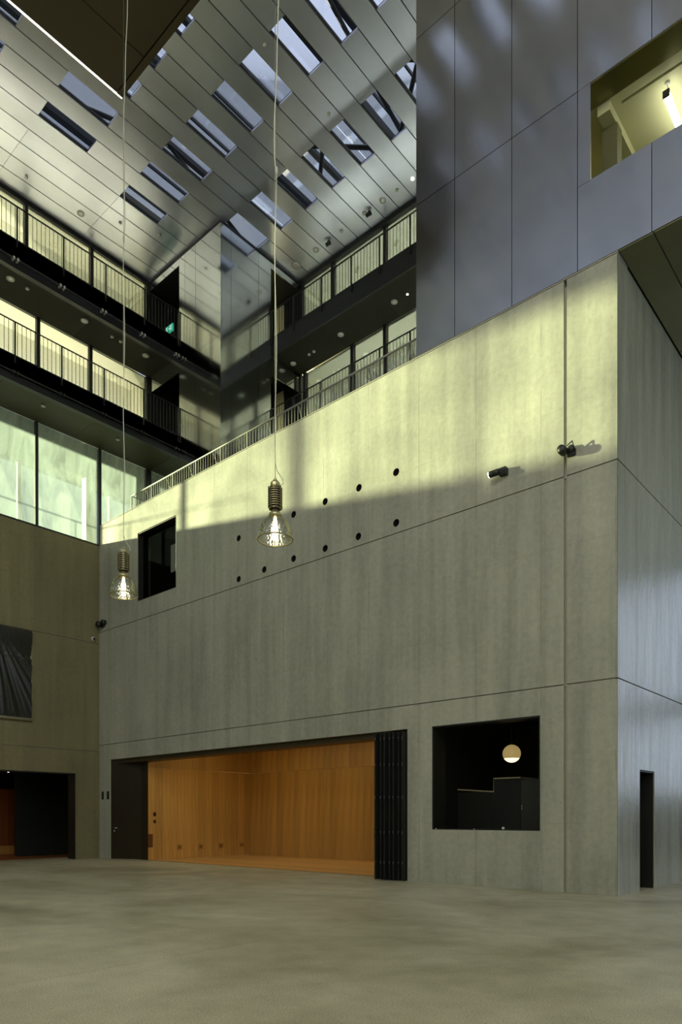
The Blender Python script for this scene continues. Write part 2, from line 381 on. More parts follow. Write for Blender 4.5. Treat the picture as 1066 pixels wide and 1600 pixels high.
# ------------------------------------------------------------------ steel panels helper
def panel_wall_y(parent, name, y, xs, zs, mat, th=.03, holes=()):
    gp = .007
    for a, b_ in zip(xs, xs[1:]):
        for c_, d in zip(zs, zs[1:]):
            rects = [(a, b_, c_, d)]
            for hx0, hx1, hz0, hz1 in holes:
                out = []
                for (p, q, r_, s) in rects:
                    if q <= hx0 or p >= hx1 or s <= hz0 or r_ >= hz1: out.append((p, q, r_, s)); continue
                    if r_ < hz0: out.append((p, q, r_, hz0 + gp))
                    if s > hz1: out.append((p, q, hz1 - gp, s))
                    lo_, hi_ = max(r_, hz0), min(s, hz1)
                    if p < hx0: out.append((p, hx0 + gp, lo_ - 2 * gp, hi_ + 2 * gp))
                    if q > hx1: out.append((hx1 - gp, q, lo_ - 2 * gp, hi_ + 2 * gp))
                rects = out
            for (p, q, r_, s) in rects:
                box(name, p + gp, q - gp, y, y + th, r_ + gp, s - gp, mat, parent)

# upper steel-clad volume over the box
wu = tag(empty('wall_upper', (-6, Y0, 11.8)), 'upper volume clad in large bluish stainless steel sheets', kind='structure')
xs = [-9.15, -8.13, -6.78, -5.41, -4.06, -2.70, -1.34, 0.02, 1.4, 2.8, 4.2, 5.6, 7, 9]
panel_wall_y(wu, 'steel_panel', Y0 - .004, xs, [11.81, 15.22, 18.96, 21.6], 'steel_upper', holes=[(-5.16, -2.0, 13.40, 15.215)])
boxes('panel_backing', [(-9.13, -5.9, Y0 + .03, Y0 + .4, 11.81, 21.6), (-5.9, 9, Y0 + .03, Y0 + .4, 15.3, 21.6), (-5.9, 9, Y0 + .03, Y0 + .4, 11.82, 13.3), (-1.9, 9, Y0 + .03, Y0 + .4, 13.2, 15.4)], 'black', wu)
boxes('side_return', [(-9.15, -9.12, Y0 + .03, YB + 3, 11.81, 21.6)], 'steel_upper', wu)
# olive soffit panels above the passage
so = tag(empty('ceiling_passage', (0, 20, 11.8)), 'olive metal soffit panels under the upper volume above the passage', kind='structure')
xx = [XR + .02, -4.03, -2.67, -1.31, 0.05, 1.41, 2.8, 4.2, 5.6, 7, 9]
for a, b_ in zip(xx, xx[1:]):
    for c_, d in zip([Y0, 16.6, 20.3, 24, 27.5, 31], [16.6, 20.3, 24, 27.5, 31]):
        if c_ < Y0: continue
        box('soffit_panel', a + .008, b_ - .008, c_ + .008, d - .008, 11.785, 11.81, 'soffit_metal', so)
box('soffit_backing', XR, 9, Y0 + .05, 31, 11.83, 12.0, 'black', so)

# the lit room behind the opening in the upper volume
wr = tag(empty('window_1', (-3.6, Y0, 13.4)), 'unglazed opening in the steel volume showing a yellow-lit room', kind='structure')
box('panel_backing', -5.9, -5.175, Y0 + .03, Y0 + .05, 13.2, 15.3, 'black', wu)
box('sill', -5.16, -2.0, Y0, Y0 + .55, 13.30, 13.395, 'dark_steel', wr)
box('lintel', -5.9, -2.0, Y0 + .03, 13.43, 15.22, 15.3, 'soffit_metal', wr)
rm = tag(empty('wall_room', (-3.6, 15, 13.2)), 'cream plastered room inside the upper steel volume', kind='structure')
M['pier_olive'] = plain('pier_olive', (0.13, 0.125, 0.055), 0.5); M['room_cream'] = plain('room_cream', (0.55, 0.54, 0.30), 0.6); M['room_olive'] = plain('room_olive', (0.30, 0.29, 0.13), 0.5)
box('floor_plate', -9, 0.5, Y0 + .42, 19.5, 13.05, 13.15, 'room_olive', rm)
cl = box('ceiling_plate', -9, 0.5, 13.44, 19.5, 15.225, 15.3, 'room_cream', rm)
carve(cl, [boxbm(-4.86, -0.5, 13.64, 13.70, 15, 15.5)])
box('slot', -4.86, -0.5, 13.6, 13.74, 15.31, 15.36, 'black', rm)
box('side_wall', -9, -5.27, 14.9, 15.0, 13.16, 15.22, 'room_cream', rm)
box('side_wall', -5.2, -5.10, 15.0, 19.5, 13.16, 15.22, 'room_cream', rm)
box('pier', -5.27, -4.97, 13.75, 14.0, 13.16, 15.0, 'pier_olive', rm)
box('beam', -5.24, -5.0, 13.44, 19.4, 15.02, 15.22, 'room_cream', rm)
box('far_wall', -9, 0.6, 19.5, 19.6, 13.1, 15.3, 'room_cream', rm)
box('end_wall', 0.5, 0.6, Y0 + .42, 19.5, 13.1, 15.3, 'room_cream', rm)
area('alcove_light', (-6.6, 14.3, 15.15), (-6.6, 14.6, 13), 1.0, .3, 9, (1, .95, .7))  # added light, out of view, to brighten the alcove wall
tl = tag(empty('linear_pendant_lamp', (-4.08, 14.3, 14.95)), 'white glowing linear pendant lamp seen through the upper opening', 'lamp')
box('diffuser', -4.13, -4.03, 13.81, 15.0, 14.90, 15.0, 'tube_emit', tl)
box('end_cap', -4.14, -4.02, 13.77, 13.808, 14.90, 15.02, 'dark_steel', tl)
tube('hanger', [(-4.08, 13.9, 15.0), (-4.08, 13.86, 15.2)], .006, 'wire', tl, 6)
lathe('canopy', [(0.04, 15.19), (0.045, 15.224)], 'grey_device', tl, (-4.08, 13.86, 0), 12)

# ------------------------------------------------------------------ steel tower in the corner
tw = tag(empty('wall_tower', (XT, YT, 11.8)), 'mirror-bright stainless steel tower in the far corner between the galleries', kind='structure')
lv = [11.5, 14.15, 17.70, ZC - .12]
for za, zb in zip(lv, lv[1:]):
    for a, b_ in zip([XE + .02, -20.59, -19.97, XT], [-20.59, -19.97, XT]):
        box('steel_panel', a + .004, b_ - .004, YT, YT + .03, za + .004, zb - .004, 'steel_tower', tw)
    for a, b_ in zip([YT, 15.37, 16.63, YE - .04], [15.37, 16.63, YE - .04]):
        box('steel_panel', XT - .03, XT, a + .004 + (.03 if a == YT else 0), b_ - .004, za + .004, zb - .004, 'steel_tower', tw)
box('steel_panel', XL + .01, XE + .012, YT, YT + .03, 11.5, 14.09, 'steel_tower', tw)
box('steel_panel', XT - .03, XT, YE - .036, YB, 11.5, 14.12, 'steel_tower', tw)
# heads over the two recesses on each level
for zt, zb in ((ZC - .12, 21.24), (18.05, 17.40), (14.6, 14.1)):
    box('recess_head', XL, XE + .02, YT, YT + .03, zb, zt, 'steel_tower', tw)
    box('recess_head', XT - .03, XT, YE - .04, YB, zb + .03, zt, 'steel_tower', tw)
boxes('shadow_gap', [(XL, XT + .0, YT - .005, YT + .1, ZC - .12, ZC - .01), (XT - .1, XT + .005, YT, YB, ZC - .12, ZC - .01)], 'black', tw)
boxes('recess_lining', [(XT - 1.6, XT - .01, YB + .02, YB + .1, 11.8, ZC), (XL - .1, XT - .05, YT + .04, YB, 21.30, 21.35),
                        (XL, XT - .05, YT + 1.3, YT + 1.4, 11.8, ZC), (XE + .03, XE + .07, YT + .04, YT + 1.3, 11.8, ZC),
                        (XT - 1.6, XT - 1.5, YT + 1.4, YB, 11.8, ZC), (XT - 1.5, XT - .04, YE - .16, YE - .1, 11.8, ZC)], 'black_steel', tw)
boxes('recess_floor', [(XL, XE, YT + .03, YT + 1.3, 18.3, 18.6), (XL, XE, YT + .03, YT + 1.3, 14.9, 15.15),
                       (XT - 1.5, XT - .03, YE, YB, 18.4, 18.78), (XT - 1.5, XT - .03, YE, YB, 15.0, 15.3)], 'dark_steel', tw)
M['slot_lit'] = plain('lit_passage', (0.75, 0.72, 0.42), 0.6)
for z0, z1 in ((18.78, 21.2), (15.3, 17.9)):
    box('lit_door_panel', -19.97, -19.50, YB - .05, YB, z0 + .02, z1, 'slot_lit', tw)
    area('passage_light', (-19.72, YB - .55, z0 + .12), (-19.72, YB, z0 + 1.6), .4, .2, 7, (1, .93, .55))
sg = tag(empty('exit_sign', (-22.3, YT + .6, 19.75)), 'small green glowing emergency exit sign in the dark recess of the upper left gallery', 'sign')  # sign box put in for the blurred green reflection of an exit sign
box('sign_box', -22.50, -22.06, YT + .50, YT + .56, 19.72, 19.98, 'green_emit', sg)
bm = bmesh.new()
ys = YT + .494
abox(bm, -22.19, -22.09, ys, ys + .004, 19.75, 19.95)                      # doorway
abox(bm, -22.33, -22.23, ys, ys + .004, 19.84, 19.865); abox(bm, -22.27, -22.245, ys, ys + .004, 19.82, 19.885)   # arrow
abox(bm, -22.43, -22.395, ys, ys + .004, 19.92, 19.95); abox(bm, -22.43, -22.40, ys, ys + .004, 19.84, 19.915)     # running figure
abox(bm, -22.46, -22.43, ys, ys + .004, 19.77, 19.84); abox(bm, -22.41, -22.36, ys, ys + .004, 19.79, 19.82); abox(bm, -22.40, -22.36, ys, ys + .004, 19.87, 19.89)
bm_obj('sign_mark', bm, M['white_emit'], sg)

# ------------------------------------------------------------------ ceiling of steel panels with slot openings
P = 0.594; J0 = -13.26
ce = tag(empty('ceiling', (-13.26, 12, ZC)), 'ceiling of long stainless steel panels pierced by staggered skylight slots', kind='structure')
rows = [(15.16, 16.58, 1), (12.21, 13.65, 0), (9.26, 10.76, 1), (6.36, 7.84, 0), (3.4, 4.9, 1), (0.45, 1.95, 0), (-2.5, -1.0, 1), (-5.5, -4.0, 0), (-8.4, -6.9, 1)]
hidden = bmesh.new()
kmin = int((XL - J0) / P) - 1
for k in range(kmin, 38):
    x0 = J0 + k * P; x1 = x0 + P
    if x1 < XL: continue
    x0 = max(x0, XL)
    cuts = [(a, b_) for a, b_, par in rows if (k % 2) == par and -13 < k and (k < 14 or b_ < 11)]
    ytop = YB if x1 > XT - .01 else YT
    segs = []; y = -13.0
    for a, b_ in sorted(cuts):
        if a >= ytop: continue
        segs.append((y, a)); y = b_
    segs.append((y, ytop))
    for a, b_ in segs:
        if b_ - a < .05: continue
        # split long runs at the row lines so that every sheet is under 3 m
        ss = [a] + [q for q in (-11, -8.4, -5.5, -2.5, .45, 3.4, 6.36, 9.26, 12.21, 15.16) if a + .3 < q < b_ - .3] * (len(cuts) == 0) + [b_]
        for p, q in zip(ss, ss[1:]):
            if x0 < -8 and q > 5.2 and not (x0 > -15.7 and q < 9.3):
                o = box('ceiling_panel', x0 + .014, x1 - .014, p + .004, q - .004, ZC, ZC + .05, 'steel_ceiling', ce)
            else: abox(hidden, x0 + .014, x1 - .014, p + .004, q - .004, ZC, ZC + .05)
tag(bm_obj('ceiling_panel_field', hidden, M['steel_ceiling'], ce), kind='stuff')
# dark carrier channels showing in the joints and as upstands round the slots
bm = bmesh.new()
for k in range(kmin, 39):
    x = J0 + k * P
    if x < XL: continue
    abox(bm, x - .03, x + .03, -13, YB if x > XT - .01 else YT, ZC + .055, ZC + .10)
for a, b_, par in rows:
    for y in (a - .03, b_ + .03): abox(bm, XL, 9, y - .012, y + .012, ZC + .052, ZC + .10)
M['channel'] = plain('carrier_channel', (0.10, 0.10, 0.095), 0.5, 0.5)
tag(bm_obj('carrier_channels', bm, M['channel'], ce), kind='stuff')
boxes('edge_beam', [(XL - .02, XL + .10, -13, YT - .01, ZC - .14, ZC - .004), (XT, -9.15, YB - .14, YB + .02, ZC - .16, ZC - .004)], 'black_steel', ce)

# roof void: glazed roof, bars and steel trusses
rf = tag(empty('ceiling_roof_glazing', (-8, 8, 24.6)), 'glazed roof seen through the ceiling slots', kind='structure')
for i in range(9):
    x = -24 + i * 4.2
    box('roof_pane', x + .02, x + 4.18, -13.5, 21, 24.6, 24.62, 'roof_glass', rf)
bm = bmesh.new()
for i in range(28): abox(bm, -24 + i * 1.25, -23.95 + i * 1.25, -13.5, 21, 24.50, 24.6)
tag(bm_obj('glazing_bars', bm, M['dark_steel'], rf), kind='stuff')
def truss(parent, x, ya, yb, zb=22.15, zt=24.1, n=6):
    bm = bmesh.new()
    abox(bm, x - .1, x + .1, ya, yb, zb - .1, zb + .08); abox(bm, x - .08, x + .08, ya, yb, zt - .08, zt + .08)
    bm_obj('chord', bm, M['dark_steel'], parent)
    st = (yb - ya) / n
    for i in range(n):
        y = ya + i * st; up = i % 2
        tube('brace', [(x, y, zt if up else zb), (x, y + st, zb if up else zt)], .07, 'dark_steel', parent, 6)
for x in (-19.9, -16.45, -12.95, -9.4):
    t_ = tag(empty('roof_truss', (x, 3, 22.1)), {-19.9: 'steel roof truss leftmost above the ceiling slots', -16.45: 'second steel roof truss from the left above the ceiling slots', -12.95: 'third steel roof truss from the left above the ceiling slots', -9.4: 'steel roof truss nearest the steel-clad volume above the ceiling slots'}[x], 'truss', 'roof trusses above the slots')
    truss(t_, x, -13, 19)
for i, (p, q) in enumerate((((-16.35, 14.2, 22.15), (-13.05, 17.3, 22.15)), ((-16.35, 17.3, 22.3), (-13.05, 14.3, 22.3)), ((-12.85, 17.2, 22.15), (-9.5, 14.4, 22.15)), ((-12.85, 14.2, 22.3), (-9.5, 17.3, 22.3)))):
    tag(tube('wind_brace', [p, q], .07, 'dark_steel', None, 6), 'black diagonal wind brace above the far ceiling slots, ' + ['left pair, rising away', 'left pair, coming nearer', 'right pair, coming nearer', 'right pair, rising away'][i], 'brace', 'wind braces above the far row of slots')

# ------------------------------------------------------------------ dark hanging volume, top left
hv = tag(empty('ceiling_box', (-15.8, 9.5, 19.6)), 'dark brown underside of a box hanging from the ceiling', kind='structure')
hx = [-15.80, -14.57, -12.2]; hy = [6.4, 9.38]
for a, b_ in zip(hx, hx[1:]):
    for c_, d in zip(hy, hy[1:]): box('soffit_panel', a + .012, b_ - .012, c_ + .012, d - .012, 19.6, 19.63, 'brown_metal', hv)
box('edge_strip', -15.8, -12.2, 9.40, 9.55, 19.6, 19.66, 'brown_metal', hv)
box('body', -15.78, -12.2, 6.4, 9.53, 19.66, ZC - .01, 'black_steel', hv)
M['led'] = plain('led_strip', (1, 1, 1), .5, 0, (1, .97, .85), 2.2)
box('led_strip', -15.838, -15.803, 6.4, 9.55, 19.595, 19.62, 'led', hv)  # glowing strip put in for the bright slit along the box edge

# ------------------------------------------------------------------ galleries
def railing_y(name, label, x, ya, yb, z0, h, mat, posts, group, pitch=.1305):
    r = tag(empty(name, (x, ya, z0)), label, 'railing', group)
    box('top_rail', x - .022, x + .022, ya, yb, z0 + h - .02, z0 + h, mat, r)
    for y in posts: ubox('post', x - .02, x + .02, y - .02, y + .02, z0 - .25, z0 + h - .02, mat, r)
    n = int((yb - ya) / pitch)
    for i in range(n + 1):
        y = posts[0] + (i - int((posts[0] - ya) / pitch)) * pitch
        if ya < y < yb and all(abs(y - q) > .04 for q in posts): ubox('baluster', x - .006, x + .006, y - .006, y + .006, z0 - .06, z0 + h - .02, mat, r)
    return r
def railing_x(name, label, y, xa, xb, z0, h, mat, posts, group, pitch=.1305):
    r = tag(empty(name, (xa, y, z0)), label, 'railing', group)
    box('top_rail', xa, xb, y - .022, y + .022, z0 + h - .02, z0 + h, mat, r)
    for x in posts: ubox('post', x - .02, x + .02, y - .02, y + .02, z0 - .25, z0 + h - .02, mat, r)
    n = int((xb - xa) / pitch) + 8
    for i in range(-n, n):
        x = posts[0] + i * pitch
        if xa < x < xb and all(abs(x - q) > .04 for q in posts): ubox('baluster', x - .006, x + .006, y - .006, y + .006, z0 - .06, z0 + h - .02, mat, r)
    return r

def walkway_left(zt, zb, zs, label, clampz):
    w = tag(empty('gallery_walkway', (XE, 8, zb)), label, 'walkway')
    box('edge_beam', XE - .05, XE, 0, YT - .003, zb, zt, 'black_steel', w)
    boxes('beam_flange', [(XE - .16, XE + .002, 0, YT - .003, zb - .02, zb + .015), (XE - .1, XE + .002, 0, YT - .003, zt - .015, zt + .01)], 'black_steel', w)
    box('slab', XL + .01, XE, 0, YT - .003, zs + .03, zt - .03, 'dark_steel', w)
    n = 5
    for i in range(n):
        ubox('soffit_panel', XL - .0, XE - .02, i * YT / n + .004, (i + 1) * YT / n - .006, zs, zs + .03, 'soffit_dark' if zt > 17 else 'soffit_olive', w)
    tk = tag(empty('lighting_track', (XE + .10, 8, clampz)), 'thin tube with clamps along the edge of the %s left gallery' % ('upper' if clampz > 17 else 'lower'), 'tube')
    tube('tube', [(XE + .10, 0, clampz), (XE + .10, YT - .01, clampz)], .024, 'dark_steel', tk)
    for y in (3.3, 4.75, 6.2, 7.65, 9.09, 10.52, 11.93, 13.39, 14.78):
        for q in (-.06, .06): ubox('clamp', XE + .004, XE + .14, y + q - .025, y + q + .025, clampz - .04, clampz + .04, 'grey_device' if clampz > 17 else 'dark_steel', tk)
    return w
walkway_left(18.60, 17.75, 18.02, 'upper black gallery walkway along the left side', 17.93)
walkway_left(15.15, 14.38, 14.55, 'lower black gallery walkway along the left side', 14.58)
railing_y('gallery_railing', 'black railing on the upper left gallery', XE + .026, 0, YT - .005, 18.6, .98, 'black_steel', [9.16 - 1.445 * i for i in range(6, 0, -1)] + [9.16, 10.6, 12.04, 13.49, 14.88], 'black gallery railings')
railing_y('gallery_railing', 'black railing on the lower left gallery', XE + .026, 0, YT - .005, 15.15, .98, 'black_steel', [9.10 - 1.445 * i for i in range(6, 0, -1)] + [9.10, 10.54, 11.98, 13.46, 14.88], 'black gallery railings')
def walkway_back(zt, zb, zs, label):
    w = tag(empty('gallery_walkway', (-14, YE, zb)), label, 'walkway')
    box('edge_beam', XT + .003, -9.17, YE, YE + .05, zb, zt, 'black_steel', w)
    boxes('beam_flange', [(XT + .003, -9.17, YE - .002, YE + .1, zt - .015, zt + .01)], 'black_steel', w)
    box('slab', XT + .003, -9.17, YE + .052, YB - .01, zs + .03, zt - .03, 'dark_steel', w)
    for i in range(4):
        a = XT + .003 + i * 2.354; ubox('soffit_panel', a + .004, a + 2.35, YE + .02, YB, zs, zs + .03, 'soffit_dark', w)
    return w
walkway_back(18.78, 18.10, 18.12, 'upper black gallery walkway along the back')
walkway_back(15.25, 14.6, 14.65, 'lower black gallery walkway along the back, mostly hidden by the box')
railing_x('gallery_railing', 'black railing on the upper back gallery', YE - .03, XT + .005, -9.17, 18.78, .93, 'black_steel', [-18.55, -17.46, -16.12, -14.78, -13.61, -12.43, -11.1, -9.7], 'black gallery railings')
railing_x('gallery_railing', 'black railing on the lower back gallery above the concrete box', YE - .03, XT + .005, -9.17, 15.25, .93, 'black_steel', [-18.55, -17.46, -16.14, -14.84, -13.61, -12.43, -11.1, -9.7], 'black gallery railings')
# short pale post at the left gallery ends, against the tower
# galvanised railing on the terrace
tr = tag(empty('terrace_railing', (-21.9, 13.6, ZT)), 'pale galvanised railing along the top of the concrete box', 'railing')
zr = 12.80; y = 13.60
tube('top_rail', [(-21.9, y, zr), (-9.16, y, zr)], .026, 'rail_galv', tr)
tube('return_rail', [(-21.9, y, zr), (-21.9, YT - .03, zr)], .02, 'rail_galv', tr)
box('bottom_rail', -21.9, -9.16, y - .015, y + .015, ZT + .06, ZT + .08, 'rail_galv', tr)
i = 0; x = -21.9
while x < -9.2:
    if i % 10 == 0:
        ubox('post', x - .02, x + .02, y - .02, y + .02, ZT, zr - .02, 'rail_galv', tr)
    else: ubox('baluster', x - .007, x + .007, y - .007, y + .007, ZT + .07, zr - .02, 'rail_galv', tr)
    if i % 10 == 7:
        tube('strut', [(x, y + .02, zr - .03), (x - .05, y + .55, ZT + .01)], .022, 'rail_galv', tr, 6)
    x += .124; i += 1
for k in range(1, 9): ubox('baluster', -21.907, -21.893, y + k * .14 - .007, y + k * .14 + .007, ZT + .0, zr - .01, 'rail_galv', tr)

# ------------------------------------------------------------------ gallery glazing and the lit corridors behind
def cream_corridor_left(n, z0, z1, mull, label):
    w = tag(empty('window_%d' % n, (XL, 8, z0)), label, kind='structure')
    for a, b_ in zip(mull, mull[1:]): ubox('pane', XL - .01, XL + .002, a + .05, b_ - .05, z0 + .02, z1 - .02, 'glass', w)
    for q in mull: ubox('mullion', XL - .08, XL + .06, q - .055, q + .055, z0, z1, 'black_steel', w)
    return w
ml_up = [-10.5, -8.2, -5.85, -3.5, -1.2, 1.1, 3.4, 5.7, 8.0, 10.30, 12.61, 14.86]
ml_mid = [-10.5, -8.2, -5.85, -3.5, -1.2, 1.1, 3.5, 5.9, 8.3, 10.70, 12.57, 14.86]
cream_corridor_left(2, 18.6, 21.5, ml_up, 'upper left gallery glazing with black mullions before cream wall panels')
cream_corridor_left(3, 15.15, 18.02, ml_mid, 'lower left gallery glazing with black mullions before cream wall panels')
cw = tag(empty('wall_corridor_left', (XL - 1.2, 8, 15)), 'brightly lit cream wall panels behind the left gallery glazing', kind='structure')
for z0, z1 in ((18.6, 21.55), (15.15, 18.02)):
    for i in range(22):
        a = -13 + i * 1.27
        ubox('wall_panel', XL - 1.25, XL - 1.2, a + .005, a + 1.265, z0, z1, 'cream_panel', cw)
    box('corridor_floor', XL - 1.3, XL - .1, -13, YT, z0 - .02, z0 + .01, 'cream', cw)
    box('corridor_ceiling', XL - 1.3, XL - .1, -13, YT + .1, z1, z1 + .04, 'cream', cw)
    box('corridor_end', XL - 1.3, XL - .02, YT, YT + .05, z0, z1, 'cream', cw)
    area('corridor_light', (XL - .32, 7, z0 + .12), (XL - 1.25, 7, z0 + 2.3), 16, .22, 600 if z0 > 17 else 390, (1.0, 0.94, 0.74))
mb_up = [-18.52, -16.94, -14.55, -12.2, -9.85]; mb_lo = [-18.35, -16.01, -14.55, -12.2, -9.85]
def back_glazing(n, z0, z1, mull, label):
    w = tag(empty('window_%d' % n, (-14, YB, z0)), label, kind='structure')
    for a, b_ in zip(mull, mull[1:]): ubox('pane', a + .05, b_ - .05, YB - .002, YB + .01, z0 + .02, z1 - .02, 'glass', w)
    for q in mull: ubox('mullion', q - .06, q + .06, YB - .06, YB + .08, z0, z1, 'black_steel', w)
    ubox('mullion', XT + .0, XT + .06, YB - .06, YB + .08, z0, z1, 'black_steel', w)
back_glazing(4, 18.78, 21.5, mb_up, 'upper back gallery glazing with black mullions')
back_glazing(5, 15.25, 18.12, mb_lo, 'lower back gallery glazing with black mullions')
cb = tag(empty('wall_corridor_back', (-14, YB + 1.3, 15)), 'pale wall panels behind the back gallery glazing', kind='structure')
for z0, z1 in ((18.78, 21.55), (15.25, 18.12)):
    for i in range(8):
        a = XT + i * 1.22
        ubox('wall_panel', a + .005, a + 1.215, YB + 1.3, YB + 1.35, z0, z1, 'cream_panel', cb)
    box('corridor_floor', XT, -9.2, YB + .1, YB + 1.35, z0 - .02, z0 + .01, 'cream', cb)
    box('corridor_ceiling', XT, -9.2, YB + .1, YB + 1.35, z1, z1 + .04, 'cream', cb)
    box('corridor_end', XT - .05, XT, YB + .1, YB + 1.35, z0, z1, 'cream', cb)
    area('corridor_light', (-13.8, YB + .35, z0 + .12), (-13.8, YB + 1.3, z0 + 2.3), 8.5, .22, 260, (0.95, 1.0, 0.90))
wb = tag(boxes('wall_back', [(XL - .5, -4.9, YB + .0, YB + .3, 0, 14.6)], 'conc_plain'), 'concrete back wall below the galleries', kind='structure')

# lowest left glazing, sunlit and dusty, with the corridor behind
wg = tag(empty('window_6', (XL, 8, 11.1)), 'tall dusty sunlit glazing above the left concrete wall', kind='structure')
mlo = [-10, -7.7, -5.4, -3.1, -0.8, 1.5, 3.8, 6.05, 8.35, 10.65, 12.93, 14.86]
for a, b_ in zip(mlo, mlo[1:]): ubox('pane', XL - .02, XL - .005, a + .05, b_ - .05, 11.14, 14.53, 'dirty_glass', wg)
for q in mlo: ubox('mullion', XL - .09, XL + .03, q - .045, q + .045, 11.1, 14.55, 'dark_steel', wg)
box('bottom_rail', XL - .09, XL + .02, -13, YT, 11.08, 11.13, 'dark_steel', wg)
wc = tag(empty('wall_corridor_low', (-26, 8, 11)), 'pale corridor with white window frames behind the dusty glazing', kind='structure')
box('corridor_floor', -26.3, XL - .1, -13, 19, 10.85, 11.06, 'corridor_grey', wc)
box('corridor_ceiling', -26.3, XL - .0, -13, 19, 14.62, 14.75, 'corridor_grey', wc)
boxes('frame', [(-26.1, -26, yy, yy + .12, 11.06, 14.62) for yy in (-9, -5, -1, 3, 7, 11.4, 15.1, 16.2)] + [(-26.1, -26, -13, 19, 11.06, 11.3), (-26.1, -26, 15, 19, 13.2, 13.35)], 'corridor_grey', wc)
box('outer_pane', -26.06, -26.05, -13, 19, 11.3, 14.62, 'outer_glass', wc)
box('pillar', -25.2, -24.9, 13.5, 13.9, 11.06, 14.62, 'white', wc)
box('end_wall', -26.3, XL - .1, 18.9, 19.0, 11.06, 14.62, 'corridor_grey', wc)
cr = tag(empty('corridor_railing', (-25.4, 10, 11.06)), 'thin dark railing seen faintly behind the dusty glazing', 'railing')
tube('top_rail', [(-25.4, 8, 12.1), (-25.4, 14.8, 12.1)], .02, 'dark_steel', cr)
for yy in (8.1, 9.5, 10.9, 12.3, 13.7, 14.7): tube('post', [(-25.4, yy, 11.06), (-25.4, yy, 12.1)], .015, 'dark_steel', cr)

# ------------------------------------------------------------------ wooden room
wo = tag(empty('wall_wooden_room', (-15, 18, 0)), 'honey-coloured timber-panelled room behind the wide opening', kind='structure')
yy = Y0 + T
n = 15
for i in range(n):
    a = yy + i * (18.0 - yy) / n; b_ = yy + (i + 1) * (18.0 - yy) / n
    ubox('wood_panel', -20.68, -20.62 + random.uniform(-.003, .003), a + .0015, b_ - .0015, 0, 3.15, 'wood', wo)
    ubox('wood_panel', -20.68, -20.615, a + .0015, b_ - .0015, 3.154, 4.2, 'wood', wo)
n = 38
for i in range(n):
    a = -20.92 + i * .3
    ubox('wood_panel', a + .0015, a + .2985, 18.0 + random.uniform(-.003, .003), 18.06, 0, 3.15, 'wood', wo)
    ubox('wood_panel', a + .0015, a + .2985, 17.993, 18.06, 3.154, 4.2, 'wood', wo)
box('room_ceiling', -20.7, -9.2, yy, 18.1, 4.2, 4.3, 'white', wo)
box('side_wall', -9.3, -9.2, yy, 18.1, 0, 4.2, 'wood', wo)
wfl = tag(empty('floor_wooden_room', (-15, 15, 0)), 'orange-brown timber floor of the panelled room', kind='structure')
box('substrate', -22.8, -9.2, Y0, 18.1, -.3, -.03, 'black', wfl)
box('threshold', -22.12, -9.39, Y0 + .19, yy, -.03, -.002, 'floor', wfl)
x = -20.6
for i in range(25):
    ya = yy + .03 + i * .184
    box('floor_board', -20.61, -9.3, ya, ya + .181, -.03, 0, 'wood_floor', wfl)
box('floor_edge', -20.61, -9.3, yy, yy + .026, -.03, .003, 'black_steel', wfl)
boxes('opening_head', [], 'black', None) if False else None
hd = tag(boxes('trim_1', [(-22.12, -9.39, Y0 + .12, yy + .06, 3.32, 3.458), (-20.62 - 1.4, -20.6 , yy, yy + .06, 3.3, 4.2)], 'brown_metal'), 'dark metal head track of the wide opening', kind='structure')
area('wood_room_light', (-16.5, 15.3, 4.1), (-16.5, 15.6, 0), 6, 2, 50, (1.0, 0.82, 0.42))
area('wood_room_light', (-12, 16.9, 4.1), (-12, 17.5, 1), 3, .8, 16, (1.0, 0.82, 0.42))
tag(ubox('light_switch', -20.622, -20.60, 13.64, 13.74, 1.49, 1.62, 'black'), 'dark square switch upper of two on the timber wall', 'switch')
tag(ubox('light_switch', -20.622, -20.60, 13.65, 13.73, 1.25, 1.36, 'black'), 'dark small switch lower of two on the timber wall', 'switch')
vg = tag(empty('wall_vent', (-20.61, 13.52, .45)), 'brown slotted vent grille low on the timber wall by the door', 'vent')
box('frame', -20.625, -20.612, 13.42, 13.62, .42, .88, 'wood_dark', vg)
for k in range(9): ubox('slat', -20.615, -20.604, 13.44, 13.60, .45 + k * .048, .465 + k * .048, 'black', vg)
for k, yq in enumerate((14.72, 15.64, 16.58, 17.57)):
    so_ = tag(empty('wall_socket', (-20.6, yq, .36)), 'small square wall socket low on the timber wall, ' + ['nearest the vent', 'second from the vent', 'third from the vent', 'nearest the back corner'][k], 'socket', 'sockets along the timber wall')
    boxes('frame', [(-20.625, -20.605, yq - .09, yq + .09, .32, .335), (-20.625, -20.605, yq - .09, yq + .09, .46, .475), (-20.625, -20.605, yq - .09, yq - .075, .335, .46), (-20.625, -20.605, yq + .075, yq + .09, .335, .46)], 'wood_dark', so_)
    box('socket_face', -20.625, -20.612, yq - .03, yq + .03, .36, .42, 'black', so_)

